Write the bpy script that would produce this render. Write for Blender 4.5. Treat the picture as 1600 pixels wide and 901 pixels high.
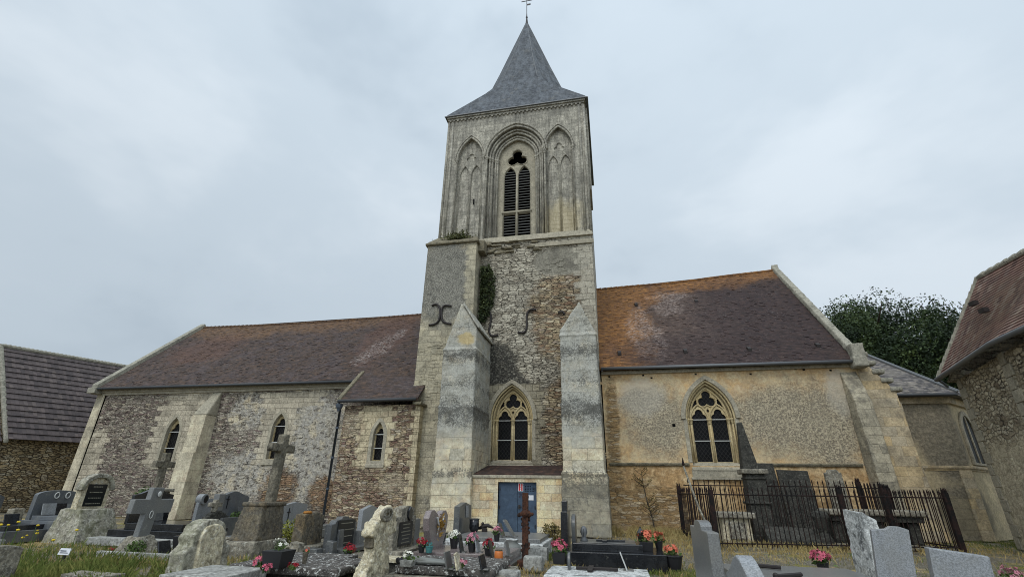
import bpy, math, random
import numpy as np
from mathutils import Vector, Matrix
from mathutils.geometry import tessellate_polygon
rnd = random.Random(7)
for o in list(bpy.data.objects): bpy.data.objects.remove(o, do_unlink=True)
sc = bpy.context.scene
col = sc.collection
R = math.radians

# ------------------------------------------------------------------ camera, sky, sun, exposure
PITCH, YAW, ROLL, FPX, EYE = R(23.44), R(11.88), R(.889), 726.0, 1.65
cp, sp, cy, sy, cr, sr = math.cos(PITCH), math.sin(PITCH), math.cos(YAW), math.sin(YAW), math.cos(ROLL), math.sin(ROLL)
fwd = Vector((-sy*cp, cy*cp, sp)); rgt = Vector((cy, sy, 0)); upv = rgt.cross(fwd)
r2 = rgt*cr + upv*sr; u2 = -rgt*sr + upv*cr
cam_d = bpy.data.cameras.new('camera'); cam = bpy.data.objects.new('camera', cam_d); col.objects.link(cam)
cam.matrix_world = Matrix(((r2.x, u2.x, -fwd.x, 0), (r2.y, u2.y, -fwd.y, 0), (r2.z, u2.z, -fwd.z, EYE), (0, 0, 0, 1)))
cam_d.sensor_width = 36; cam_d.lens = FPX/1600*36; cam_d.clip_end = 2000; cam_d.clip_start = .05
sc.camera = cam

w = bpy.data.worlds.new('World'); sc.world = w; w.use_nodes = True
nt = w.node_tree; nt.nodes.clear()
def wn(t, **k):
    n = nt.nodes.new(t)
    for a, b in k.items(): setattr(n, a, b)
    return n
out = wn('ShaderNodeOutputWorld'); sky = wn('ShaderNodeTexSky', sky_type='NISHITA'); sky.sun_disc = False
SUN_EL, SUN_AZ = R(50), R(195)          # azimuth clockwise from +Y
sky.sun_elevation = SUN_EL; sky.sun_rotation = SUN_AZ
bg1 = wn('ShaderNodeBackground'); bg1.inputs[1].default_value = .08
nt.links.new(sky.outputs[0], bg1.inputs[0])
tc = wn('ShaderNodeTexCoord'); mp = wn('ShaderNodeMapping'); mp.inputs['Scale'].default_value = (1.0, 1.0, 1.8)
mp.inputs['Rotation'].default_value = (.25, .3, .4)
nt.links.new(tc.outputs['Generated'], mp.inputs[0])
n1 = wn('ShaderNodeTexNoise'); n1.inputs['Scale'].default_value = 1.7; n1.inputs['Detail'].default_value = 5; n1.inputs['Roughness'].default_value = .52; n1.inputs['Distortion'].default_value = .12
nt.links.new(mp.outputs[0], n1.inputs['Vector'])
rp = wn('ShaderNodeValToRGB'); rp.color_ramp.interpolation = 'EASE'
cre = rp.color_ramp.elements
cre[0].position = .30; cre[0].color = (.48, .572, .66, 1)
cre[1].position = .68; cre[1].color = (.72, .805, .88, 1)
e = cre.new(.5); e.color = (.60, .695, .78, 1)
nt.links.new(n1.outputs['Fac'], rp.inputs[0])
sx = wn('ShaderNodeSeparateXYZ'); nt.links.new(tc.outputs['Generated'], sx.inputs[0])
def wm(op, a, b=None, cl=False):
    n = wn('ShaderNodeMath', operation=op); n.use_clamp = cl
    for i, v in enumerate((a, b)):
        if v is None: continue
        if isinstance(v, (int, float)): n.inputs[i].default_value = v
        else: nt.links.new(v, n.inputs[i])
    return n.outputs[0]
# overcast luminance: darker at the horizon, brighter to the zenith and on the sun's side of the cloud
zen = wm('POWER', wm('MAXIMUM', sx.outputs['Z'], 0.0), 1.4)
fac = wm('ADD', .89, wm('MULTIPLY', zen, .42))
fac = wm('ADD', fac, wm('MULTIPLY', wm('MAXIMUM', wm('SUBTRACT', sx.outputs['Z'], .82), 0.0), 5.0))
fac = wm('ADD', fac, wm('MULTIPLY', wm('MAXIMUM', wm('MULTIPLY', sx.outputs['Y'], -1.0), 0.0), 1.1))
fac = wm('ADD', fac, wm('MULTIPLY', sx.outputs['X'], .07))
bg2 = wn('ShaderNodeBackground'); nt.links.new(rp.outputs[0], bg2.inputs[0]); nt.links.new(fac, bg2.inputs[1])
mx = wn('ShaderNodeMixShader'); mx.inputs[0].default_value = .93
nt.links.new(bg1.outputs[0], mx.inputs[1]); nt.links.new(bg2.outputs[0], mx.inputs[2]); nt.links.new(mx.outputs[0], out.inputs[0])

sd = bpy.data.lights.new('sun', 'SUN'); sd.energy = 1.1; sd.angle = R(25); sd.color = (1, .96, .9)
sun = bpy.data.objects.new('sun', sd); col.objects.link(sun)
sdir = Vector((math.sin(SUN_AZ)*math.cos(SUN_EL), math.cos(SUN_AZ)*math.cos(SUN_EL), math.sin(SUN_EL)))
sun.rotation_euler = sdir.to_track_quat('Z', 'Y').to_euler()
sc.view_settings.view_transform = 'Standard'; sc.view_settings.look = 'None'; sc.view_settings.gamma = 1
sc.view_settings.use_curve_mapping = False; sc.view_settings.exposure = 0.0
sc.cycles.filter_width = 1.0

# ------------------------------------------------------------------ helpers: points, tags, mesh builder
def ray(px, py): return r2*(px-800) - u2*(py-450.5) + fwd*FPX
def onY(px, py, y): d = ray(px, py); t = y/d.y; return Vector((d.x*t, y, EYE+d.z*t))
def onX(px, py, x): d = ray(px, py); t = x/d.x; return Vector((x, d.y*t, EYE+d.z*t))
def onZ(px, py, z=0.0): d = ray(px, py); t = (z-EYE)/d.z; return Vector((d.x*t, d.y*t, z))

def tag(o, label=None, cat=None, group=None, kind=None):
    if label: o['label'] = label
    if cat: o['category'] = cat
    if group: o['group'] = group
    if kind: o['kind'] = kind
    return o
def thing(name, loc, label, cat, group=None):
    o = bpy.data.objects.new(name, None); col.objects.link(o); o.location = loc; o.empty_display_size = .2
    return tag(o, label, cat, group)

class MB:
    def __init__(s): s.v = []; s.f = []
    def add(s, vs, fs):
        b = len(s.v); s.v += [tuple(p) for p in vs]; s.f += [tuple(b+i for i in f) for f in fs]; return s
    def box(s, x0, x1, y0, y1, z0, z1, rot=None):
        vs = [Vector((x, y, z)) for x in (x0, x1) for y in (y0, y1) for z in (z0, z1)]
        if rot is not None:
            c = Vector(((x0+x1)/2, (y0+y1)/2, (z0+z1)/2)); vs = [c + rot @ (p-c) for p in vs]
        return s.add(vs, [(0, 1, 3, 2), (4, 6, 7, 5), (0, 4, 5, 1), (2, 3, 7, 6), (0, 2, 6, 4), (1, 5, 7, 3)])
    def hexa(s, b, t):      # 4 bottom points, 4 top points (same winding)
        return s.add(list(b)+list(t), [(3, 2, 1, 0), (4, 5, 6, 7)] + [(i, (i+1) % 4, 4+(i+1) % 4, 4+i) for i in range(4)])
    def prism(s, outer, a0, a1, axis='y', holes=(), fn=None):
        # outer/holes: 2-D loops; extruded from a0 to a1 along axis ('y': loop is x,z; 'x': loop is y,z; 'z': loop is x,y)
        f3 = fn or {'y': lambda p, a: (p[0], a, p[1]), 'x': lambda p, a: (a, p[0], p[1]), 'z': lambda p, a: (p[0], p[1], a)}[axis]
        loops = [list(outer)] + [list(h) for h in holes]
        tri = tessellate_polygon([[Vector((p[0], p[1], 0)) for p in L] for L in loops]) if (len(loops) > 1 or len(outer) > 4) else None
        flat = [p for L in loops for p in L]; n = len(flat)
        vs = [f3(p, a0) for p in flat] + [f3(p, a1) for p in flat]
        fs = []
        if tri is None: fs += [tuple(range(n)), tuple(range(2*n-1, n-1, -1))]
        else:
            for t in tri: fs += [(t[0], t[1], t[2]), (n+t[2], n+t[1], n+t[0])]
        b = 0
        for L in loops:
            m = len(L)
            for i in range(m): j = (i+1) % m; fs.append((b+i, n+b+i, n+b+j, b+j))
            b += m
        return s.add(vs, fs)
    def tube(s, path, r, n=8, cap=True):
        path = [Vector(p) for p in path]; m = len(path)
        rs = r if isinstance(r, (list, tuple)) else [r]*m
        vs = []; ref = None
        for i, p in enumerate(path):
            t = (path[min(i+1, m-1)] - path[max(i-1, 0)]).normalized()
            if ref is None: ref = Vector((0, 0, 1)) if abs(t.z) < .9 else Vector((1, 0, 0))
            a = (ref - t*ref.dot(t))
            if a.length < 1e-4: a = t.orthogonal()
            a.normalize(); b = t.cross(a); ref = a
            for k in range(n):
                q = 2*math.pi*k/n; vs.append(p + (a*math.cos(q)+b*math.sin(q))*rs[i])
        fs = [(i*n+k, i*n+(k+1) % n, (i+1)*n+(k+1) % n, (i+1)*n+k) for i in range(m-1) for k in range(n)]
        if cap: fs += [tuple(range(n-1, -1, -1)), tuple((m-1)*n+k for k in range(n))]
        return s.add(vs, fs)
    def rev(s, prof, c, n=14):
        vs = []; m = len(prof)
        for r_, z in prof:
            for k in range(n):
                q = 2*math.pi*k/n; vs.append((c[0]+r_*math.cos(q), c[1]+r_*math.sin(q), c[2]+z))
        fs = [(i*n+k, i*n+(k+1) % n, (i+1)*n+(k+1) % n, (i+1)*n+k) for i in range(m-1) for k in range(n)]
        fs += [tuple(range(n-1, -1, -1)), tuple((m-1)*n+k for k in range(n))]
        return s.add(vs, fs)
    def ball(s, c, r, seg=8, rings=6, sq=(1, 1, 1)):
        prof = [(max(math.sin(math.pi*i/rings), .02)*r, -math.cos(math.pi*i/rings)*r) for i in range(rings+1)]
        b = len(s.v); s.rev(prof, (0, 0, 0), seg)
        for i in range(b, len(s.v)):
            x, y, z = s.v[i]; s.v[i] = (c[0]+x*sq[0], c[1]+y*sq[1], c[2]+z*sq[2])
        return s
    def build(s, name, mat, parent=None, smooth=False, bevel=0, label=None, segs=2, fixn=True):
        me = bpy.data.meshes.new(name); me.from_pydata(s.v, [], s.f); me.materials.append(mat)
        if fixn:
            import bmesh
            bm = bmesh.new(); bm.from_mesh(me); bmesh.ops.recalc_face_normals(bm, faces=bm.faces[:]); bm.to_mesh(me); bm.free()
        if smooth: me.polygons.foreach_set('use_smooth', [True]*len(me.polygons))
        me.update()
        o = bpy.data.objects.new(name, me); col.objects.link(o)
        if parent is not None:
            o.parent = parent
            if parent.type == 'EMPTY': o.matrix_parent_inverse = Matrix.Translation(-Vector(parent.location))
        if bevel:
            b = o.modifiers.new('bevel', 'BEVEL'); b.width = bevel; b.segments = segs; b.limit_method = 'ANGLE'; b.angle_limit = R(35)
        if label: o['label'] = label
        return o
_tx = {}
def rough(o, vox=.035, amt=.03, size=.25):
    m = o.modifiers.new('remesh', 'REMESH'); m.mode = 'VOXEL'; m.voxel_size = vox; m.use_smooth_shade = True
    for k, (a, sz) in enumerate(((amt, size), (amt*.5, size*.3))):
        key = round(sz, 3)
        if key not in _tx:
            t = bpy.data.textures.new('clouds', 'CLOUDS'); t.noise_scale = sz; t.noise_depth = 3; _tx[key] = t
        d = o.modifiers.new('displace', 'DISPLACE'); d.texture = _tx[key]; d.strength = a; d.mid_level = .5; d.texture_coords = 'GLOBAL'
    return o

# ------------------------------------------------------------------ node helper
def C(r, g, b):
    f = lambda v: ((v/255+.055)/1.055)**2.4 if v > 10 else v/255/12.92
    return (f(r), f(g), f(b), 1)
def G(v): return (v, v*.99, v*.97, 1)
class N:
    def __init__(s, name, obj=False):
        s.mat = bpy.data.materials.new(name); s.mat.use_nodes = True; s.t = s.mat.node_tree; s.t.nodes.clear()
        s.o = s.n('ShaderNodeOutputMaterial'); s.b = s.n('ShaderNodeBsdfPrincipled'); s.l(s.b.outputs[0], s.o.inputs[0])
        if obj: s.P = s.n('ShaderNodeTexCoord').outputs['Object']
        else: s.P = s.n('ShaderNodeNewGeometry').outputs['Position']
        sp_ = s.n('ShaderNodeSeparateXYZ'); s.l(s.P, sp_.inputs[0]); s.x, s.y, s.z = sp_.outputs
        s.u = s.m('ADD', s.x, s.y)
    def n(s, t, **k):
        q = s.t.nodes.new(t)
        for a, b in k.items(): setattr(q, a, b)
        return q
    def l(s, a, b): s.t.links.new(a, b)
    def set(s, inp, v):
        if v is None: return
        if isinstance(v, (int, float, tuple)): inp.default_value = v
        else: s.l(v, inp)
    def m(s, op, a, b=None, c=None, cl=False):
        q = s.n('ShaderNodeMath', operation=op); q.use_clamp = cl
        for i, v in enumerate((a, b, c)): s.set(q.inputs[i], v)
        return q.outputs[0]
    def vec(s, x, y, z=0.0):
        q = s.n('ShaderNodeCombineXYZ')
        for i, v in enumerate((x, y, z)): s.set(q.inputs[i], v)
        return q.outputs[0]
    def sc(s, v, k): 
        q = s.n('ShaderNodeVectorMath', operation='MULTIPLY'); s.set(q.inputs[0], v); q.inputs[1].default_value = k if isinstance(k, tuple) else (k, k, k); return q.outputs[0]
    def noise(s, scale, detail=4, rough=.6, vec=None, dist=0):
        q = s.n('ShaderNodeTexNoise'); s.l(vec or s.P, q.inputs['Vector'])
        q.inputs['Scale'].default_value = scale; q.inputs['Detail'].default_value = detail; q.inputs['Roughness'].default_value = rough; q.inputs['Distortion'].default_value = dist
        return q.outputs['Fac']
    def ss(s, v, a, b):
        q = s.n('ShaderNodeMapRange', interpolation_type='SMOOTHSTEP'); s.set(q.inputs[0], v); q.inputs[1].default_value = a; q.inputs[2].default_value = b; return q.outputs[0]
    def mix(s, f, a, b, mode='MIX'):
        q = s.n('ShaderNodeMix', data_type='RGBA', blend_type=mode); s.set(q.inputs[0], f); s.set(q.inputs[6], a); s.set(q.inputs[7], b); return q.outputs[2]
    def fmix(s, f, a, b): return s.m('ADD', s.m('MULTIPLY', a, s.m('SUBTRACT', 1.0, f)), s.m('MULTIPLY', b, f))
    def ramp(s, f, stops, const=False):
        q = s.n('ShaderNodeValToRGB'); s.set(q.inputs[0], f); e = q.color_ramp.elements
        if const: q.color_ramp.interpolation = 'CONSTANT'
        while len(e) < len(stops): e.new(.5)
        for el, (p, c_) in zip(e, stops): el.position = p
        for el, (p, c_) in zip(e, stops): el.color = c_
        return q.outputs[0]
    def pal(s, f, cols):
        k = len(cols); return s.ramp(f, [(i/(k-1) if k > 1 else 0, c_) for i, c_ in enumerate(cols)])
    # ---- surfaces: each returns (colour, height)
    def rubble(s, pal, su=2.6, sz=8., mortar=C(150, 140, 120), mw=.12, wob=.5, dark=.35):
        su *= 1.25; sz *= 1.3
        d1 = s.m('MULTIPLY', s.m('SUBTRACT', s.noise(2.2, 4), .5), wob*2.4); d2 = s.m('MULTIPLY', s.m('SUBTRACT', s.noise(3.1, 4), .5), wob*3.2)
        v = s.vec(s.m('ADD', s.m('MULTIPLY', s.u, su), d1), s.m('ADD', s.m('MULTIPLY', s.z, sz), d2))
        a = s.n('ShaderNodeTexVoronoi', voronoi_dimensions='2D'); s.l(v, a.inputs['Vector']); a.inputs['Scale'].default_value = 1; a.inputs['Randomness'].default_value = .9
        b = s.n('ShaderNodeTexVoronoi', voronoi_dimensions='2D', feature='DISTANCE_TO_EDGE'); s.l(v, b.inputs['Vector']); b.inputs['Scale'].default_value = 1; b.inputs['Randomness'].default_value = .9
        q = s.n('ShaderNodeSeparateColor'); s.l(a.outputs['Color'], q.inputs[0])
        c_ = s.pal(q.outputs[0], pal)
        c_ = s.mix(s.m('MULTIPLY', s.ss(q.outputs[1], .7, .85), dark), c_, C(52, 44, 40))
        c_ = s.mix(s.m('MULTIPLY', s.ss(q.outputs[2], .75, .9), .35), c_, C(206, 200, 184))
        c_ = s.mix(.8, c_, s.pal(s.ss(s.noise(13, 5, .75), .3, .7), [G(0.20), G(0.80)]), 'OVERLAY')
        jn = s.m('ADD', b.outputs['Distance'], s.m('MULTIPLY', s.m('SUBTRACT', s.noise(9, 4, .7), .5), .16))
        e_ = s.ss(jn, .0, mw*.9)
        mcol = s.mix(s.ss(s.noise(2.3, 5, .75), .38, .6), C(48, 42, 36), mortar)  # mortar partly near-black: crevice shade painted into the joints
        c_ = s.mix(.5, c_, s.pal(s.ss(s.noise(.7, 6, .7), .3, .7), [G(0.34), G(0.66)]), 'OVERLAY')
        return s.mix(e_, mcol, c_), s.m('ADD', s.m('MULTIPLY', e_, .8), s.m('ADD', s.m('MULTIPLY', q.outputs[2], .5), s.m('MULTIPLY', s.noise(20, 3), .5)))
    def ashlar(s, c1, c2, w=.62, h=.3, mortar=C(120, 110, 90), ms=.014, var=.5, off=.5):
        q = s.n('ShaderNodeTexBrick'); 
        wob = s.m('MULTIPLY', s.m('SUBTRACT', s.noise(1.6, 3), .5), .16); wob2 = s.m('MULTIPLY', s.m('SUBTRACT', s.noise(3.5, 3), .5), .06)
        s.l(s.vec(s.m('ADD', s.u, wob), s.m('ADD', s.z, wob2)), q.inputs['Vector'])
        q.inputs['Scale'].default_value = 1; q.inputs['Mortar Size'].default_value = ms*.8; q.inputs['Mortar Smooth'].default_value = .5; q.inputs['Bias'].default_value = 0
        q.inputs['Brick Width'].default_value = w; q.inputs['Row Height'].default_value = h; q.offset = off; q.squash = .7; q.squash_frequency = 3
        q.inputs['Color1'].default_value = c1; q.inputs['Color2'].default_value = c2; q.inputs['Mortar'].default_value = tuple(.45*a+.55*b for a, b in zip(mortar, c2))
        c_ = s.mix(min(1, var*1.6), q.outputs['Color'], s.pal(s.ss(s.noise(1.5, 7, .72), .28, .72), [G(0.28), G(0.72)]), 'OVERLAY')
        c_ = s.mix(.75, c_, s.pal(s.ss(s.noise(15, 5, .78), .3, .7), [G(0.31), G(0.69)]), 'OVERLAY')
        pit = s.ss(s.noise(8, 5, .8), .60, .68)
        c_ = s.mix(s.m('MULTIPLY', pit, .35), c_, C(74, 68, 58))
        return c_, s.m('SUBTRACT', s.m('MULTIPLY', s.noise(9, 5, .75), .9), s.m('MULTIPLY', q.outputs['Fac'], .8))
    def plain(s, cols, sc_=1.2, fine=14, fa=.35, rough=.65):
        c_ = s.pal(s.ss(s.noise(sc_, 6, rough), .25, .75), cols)
        c_ = s.mix(min(1, fa*1.8), c_, s.pal(s.ss(s.noise(fine, 5, .75), .28, .72), [G(0.27), G(0.73)]), 'OVERLAY')
        return c_, s.m('MULTIPLY', s.noise(fine, 4, .7), .6)
    def speck(s, dark, light, scale=9., lo=.46, hi=.54):
        f = s.ss(s.noise(scale, 5, .75), lo, hi)
        return s.mix(f, dark, light), f
    def blobs(s, L, amp=.5, nsc=1.6, edge=.12, coord=None):
        nz = s.m('MULTIPLY', s.m('SUBTRACT', s.noise(nsc, 6, .7), .5), amp*2); cx_ = coord or s.x; r_ = None
        for b in L:
            cx, cz, rx, rz = b[:4]
            dx = s.m('DIVIDE', s.m('SUBTRACT', cx_, cx), rx); dz = s.m('DIVIDE', s.m('SUBTRACT', s.z, cz), rz)
            if len(b) > 4 and b[4] == 'r': 
                st = s.m('MULTIPLY', s.m('FLOORED_MODULO', s.m('FLOOR', s.m('DIVIDE', s.z, b[6] if len(b) > 6 else .32)), 2.0), b[5]/rx)
                d = s.m('MAXIMUM', s.m('SUBTRACT', s.m('ABSOLUTE', dx), st), s.m('ABSOLUTE', dz))
            else: d = s.m('SQRT', s.m('ADD', s.m('MULTIPLY', dx, dx), s.m('MULTIPLY', dz, dz)))
            v = s.m('SUBTRACT', 1.0, d)
            r_ = v if r_ is None else s.m('MAXIMUM', r_, v)
        return s.ss(s.m('ADD', r_, nz), -edge/2, edge/2)
    def over(s, base, f, top): return s.mix(f, base[0], top[0]), s.fmix(f, base[1], top[1])
    def done(s, surf, rough=.92, bump=.6, dist=.03, spec=.25, metal=0):
        s.set(s.b.inputs['Base Color'], surf[0] if isinstance(surf, tuple) and len(surf) == 2 else surf); s.set(s.b.inputs['Roughness'], rough); s.b.inputs['Specular IOR Level'].default_value = spec; s.b.inputs['Metallic'].default_value = metal
        if isinstance(surf, tuple) and len(surf) == 2 and bump:
            q = s.n('ShaderNodeBump'); q.inputs['Strength'].default_value = bump; q.inputs['Distance'].default_value = dist
            s.set(q.inputs['Height'], surf[1]); s.l(q.outputs[0], s.b.inputs['Normal'])
        return s.mat
def flat(name, c_, rough=.6, spec=.4, metal=0, var=.25, fine=12, bump=.15):
    n = N(name, True); cc = n.mix(var, c_, n.pal(n.noise(fine, 4, .65), [G(0.17), G(0.83)]), 'OVERLAY')
    return n.done((cc, n.noise(fine*2, 3)), rough, bump, .01, spec, metal)
# ------------------------------------------------------------------ materials
M = {}
CREAM1, CREAM2 = C(214, 198, 158), C(196, 182, 148)
GREYP = [C(112, 106, 98), C(150, 144, 132), C(178, 172, 156), C(132, 116, 112)]
def m_nave():
    n = N('nave_stone')
    b = n.rubble([C(96, 84, 80), C(138, 128, 118), C(160, 152, 138), C(118, 100, 98), C(172, 162, 142)], 2.6, 9.5, C(168, 160, 142), .16, .6)
    pl = n.plain([C(190, 182, 164), C(160, 157, 150), C(204, 190, 160)], 1.1, 9, .6)
    holes = n.ss(n.noise(1, 5, .78, n.sc(n.P, (3.2, 3.2, 6.5))), .56, .62)
    pl = (n.mix(n.m('MULTIPLY', holes, .75), pl[0], C(92, 82, 74)), n.m('SUBTRACT', pl[1], n.m('MULTIPLY', holes, .8)))
    b = n.over(b, n.m('MULTIPLY', n.blobs([(-16.6, 5.0, 2.6, 1.7), (-15.6, 3.2, 1.8, 2.4), (-19.8, 2.2, 2.2, 1.3), (-20.2, 5.6, 1.3, 1.0)], 1.3, 1.1, .45), .85), pl)
    b = n.over(b, n.m('MULTIPLY', n.blobs([(-14.7, 1.3, .9, .8), (-17.3, 1.6, 1.0, .8)], 1.1, 1.8, .5), .8), n.rubble([C(140, 104, 70), C(112, 90, 72), C(160, 128, 88)], 2.4, 8, C(130, 104, 70), .15))
    ash = n.ashlar(C(188, 179, 160), C(162, 154, 138), .5, .3, C(112, 102, 86), .012)
    b = n.over(b, n.blobs([(-25.0, 4.2, 1.25, 1.75, 'r', .35, .3), (-18.1, 4.4, .95, 1.7, 'r', .3, .3), (-24.4, 6.3, 1.5, .5, 'r', .3, .3), (-30.2, 2.2, .6, 2.4, 'r', .3, .3), (-17.6, 6.2, 1.8, .4, 'r', .3, .3)], .28, 2.4, .12), ash)
    return n.done(b, .93, 1.0, .07)
M['nave'] = m_nave()
def m_annex():
    n = N('annex_stone')
    b = n.rubble([C(104, 80, 70), C(146, 124, 104), C(176, 160, 134), C(120, 98, 90), C(188, 172, 140)], 2.8, 8.5, C(176, 160, 128), .15, .55)
    b = n.over(b, n.m('MULTIPLY', n.blobs([(-12.4, 4.6, 1.0, .7), (-10.2, 1.9, .8, .5)], 1.2, 1.8, .5), .5), n.plain([C(186, 176, 152), C(160, 148, 128)], 1.4, 10, .5))
    ash = n.ashlar(C(200, 187, 158), C(174, 162, 136), .45, .29, C(118, 106, 82), .012)
    b = n.over(b, n.blobs([(-11.45, 4.0, .8, 1.45, 'r', .25, .29), (-9.3, 3, .15, 4.5, 'r', .2, .29)], .22, 2.5, .12), ash)
    return n.done(b, .93, 1.0, .07)
M['annex'] = m_annex()
def m_towerlow():
    n = N('tower_rubble_stone')
    b = n.rubble([C(126, 120, 108), C(160, 154, 140), C(180, 174, 158), C(146, 138, 124)], 1.9, 5.6, C(112, 104, 92), .1, .5, .12)
    b = n.over(b, n.blobs([(-1.9, 10.5, 2.0, 3.0), (-1.6, 4.5, 1.9, 2.6)], .7, .9, .35), n.rubble([C(130, 104, 84), C(156, 138, 112), C(172, 158, 130), C(112, 96, 82)], 2.1, 7.5, C(128, 112, 90), .14, .5))
    dk = n.speck(C(60, 58, 54), C(140, 136, 124), 11, .42, .62)
    b = n.over(b, n.blobs([(-5.9, 7.4, 1.35, 1.5), (-5.3, 6.2, 1.3, .9), (-6.3, 5.2, .35, 1.6)], .8, 1.8, .35), (dk[0], dk[1]))
    gr = n.plain([C(140, 136, 124), C(112, 108, 98)], 1.5, 12, .6)
    b = n.over(b, n.blobs([(-2.1, 13.6, 1.6, .9), (-1.7, 2.4, 1.3, .5)], .3, 1.4, .2), gr)
    b = n.over(b, n.blobs([(-4.9, 4.6, 1.5, 2.1, 'r', .2, .35)], .12, 2, .06), n.ashlar(C(160, 152, 132), C(140, 134, 118), .5, .35, C(100, 92, 76)))
    ash = n.ashlar(C(182, 177, 162), C(164, 159, 146), .55, .36, C(110, 104, 92), .012)
    b = n.over(b, n.m('MULTIPLY', n.blobs([(-.4, 8, .75, 9, 'r', .3, .36)], .35, 2.5, .2), .85), ash)
    blot = n.ss(n.noise(1.5, 6, .72), .52, .68)
    b = (n.mix(n.m('MULTIPLY', blot, .45), b[0], C(84, 82, 76)), b[1])
    return n.done(b, .93, 1.0, .07)
M['towerlow'] = m_towerlow()
def m_belfry(name='belfry_stone', warm=True):
    n = N(name)
    b = n.ashlar(C(172, 168, 157), C(156, 153, 143), .5, .27, C(112, 108, 100), .01, .4)
    v = n.sc(n.P, (3.2, 3.2, .22)); st = n.ss(n.noise(1, 5, .7, v), .42, .66)
    col_ = n.mix(n.m('MULTIPLY', st, .55), b[0], C(108, 105, 98))
    col_ = n.mix(n.m('MULTIPLY', n.ss(n.noise(9, 4, .75), .5, .62), .35), col_, C(88, 87, 82))
    col_ = n.mix(n.m('MULTIPLY', n.ss(n.noise(26, 3, .8), .58, .68), .4), col_, C(200, 198, 186))
    er = n.ss(n.noise(1, 5, .8, n.sc(n.P, (7, 7, 1.4))), .42, .6)
    col_ = n.mix(.6, col_, n.pal(er, [G(.34), G(.62)]), 'OVERLAY')
    if warm: col_ = n.mix(n.m('MULTIPLY', n.blobs([(-2.0, 16.4, 1.1, 1.4), (-4.7, 17.8, .5, 2.6)], .9, 1.5, .9), .4), col_, C(196, 178, 132))
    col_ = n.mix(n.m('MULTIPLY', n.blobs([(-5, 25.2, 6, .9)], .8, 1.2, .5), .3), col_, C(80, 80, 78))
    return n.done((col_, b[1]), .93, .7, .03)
M['belfry'] = m_belfry()
def m_buttress(name, seed):
    n = N(name)
    b = n.ashlar(C(208, 194, 164), C(180, 174, 156), .95, .47, C(128, 116, 90), .014, .4)
    P2 = n.n('ShaderNodeVectorMath', operation='ADD'); n.l(n.P, P2.inputs[0]); P2.inputs[1].default_value = (seed*7.3, seed*3.1, seed*5.7); P2 = P2.outputs[0]
    grey = n.ss(n.noise(.8, 5, .7, P2), .3, .6); hi = n.ss(n.z, 3.0, 4.6)
    sp_ = n.ss(n.noise(14, 4, .8, P2), .44, .56)
    c_ = n.mix(n.m('MULTIPLY', n.m('MULTIPLY', hi, .62), n.m('ADD', grey, .35), cl=True), b[0], C(158, 157, 148)); c_ = n.mix(n.m('MULTIPLY', n.ss(n.noise(.9, 5, .7), .45, .65), .6), c_, C(172, 170, 158))
    c_ = n.mix(n.m('MULTIPLY', n.m('MULTIPLY', hi, sp_), .5), c_, C(104, 102, 94))
    bands = None                                # black lichen hanging under each weathering ledge
    for z0, hgt, k in ((7.5, .7, .8), (4.9, .95, 1.0), (6.2, .6, .55), (2.25, .35, .9), (9.0, .8, .35)) + (((1.7, .9, .95),) if seed else ()):
        d = n.m('DIVIDE', n.m('ABSOLUTE', n.m('SUBTRACT', n.z, z0)), hgt)
        v = n.m('MULTIPLY', n.m('SUBTRACT', 1.1, d, cl=True), k); bands = v if bands is None else n.m('MAXIMUM', bands, v)
    c_ = n.mix(n.m('MULTIPLY', n.m('MULTIPLY', hi, n.ss(n.noise(1.7, 6, .75, P2), .35, .6)), .5), c_, C(186, 186, 178))
    big_ = n.m('MULTIPLY', n.m('SUBTRACT', n.noise(2.2, 6, .78, P2), .5), 1.5); fin_ = n.m('MULTIPLY', n.m('SUBTRACT', n.noise(15, 5, .85, P2), .5), 2.4)
    mk = n.ss(n.m('ADD', n.m('ADD', n.m('MULTIPLY', bands, .62), big_), fin_), .24, .58)
    c_ = n.mix(n.m('MULTIPLY', mk, .8), c_, C(62, 61, 58))
    mk2 = n.ss(n.m('ADD', n.m('MULTIPLY', hi, .32), fin_), .34, .60)
    c_ = n.mix(n.m('MULTIPLY', mk2, .62), c_, C(84, 83, 78))
    if seed: c_ = n.mix(n.m('MULTIPLY', n.m('SUBTRACT', 1.0, n.ss(n.z, 1.6, 2.4)), .72), c_, n.pal(n.ss(n.noise(4, 6, .75), .3, .7), [C(92, 90, 84), C(150, 144, 126)]))
    c_ = n.mix(n.m('MULTIPLY', n.ss(n.noise(15, 3, .7, P2), .62, .68), n.m('MULTIPLY', hi, .8)), c_, C(214, 212, 200))
    c_ = n.mix(n.m('MULTIPLY', n.blobs([(-6.6, 8.35, .4, .28)], 1.1, 3, .7), .5), c_, C(190, 160, 84))
    return n.done((c_, b[1]), .93, .7, .03)
M['butL'] = m_buttress('buttress_stone', 0); M['butR'] = m_buttress('mottled_buttress_stone', 1)
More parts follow.
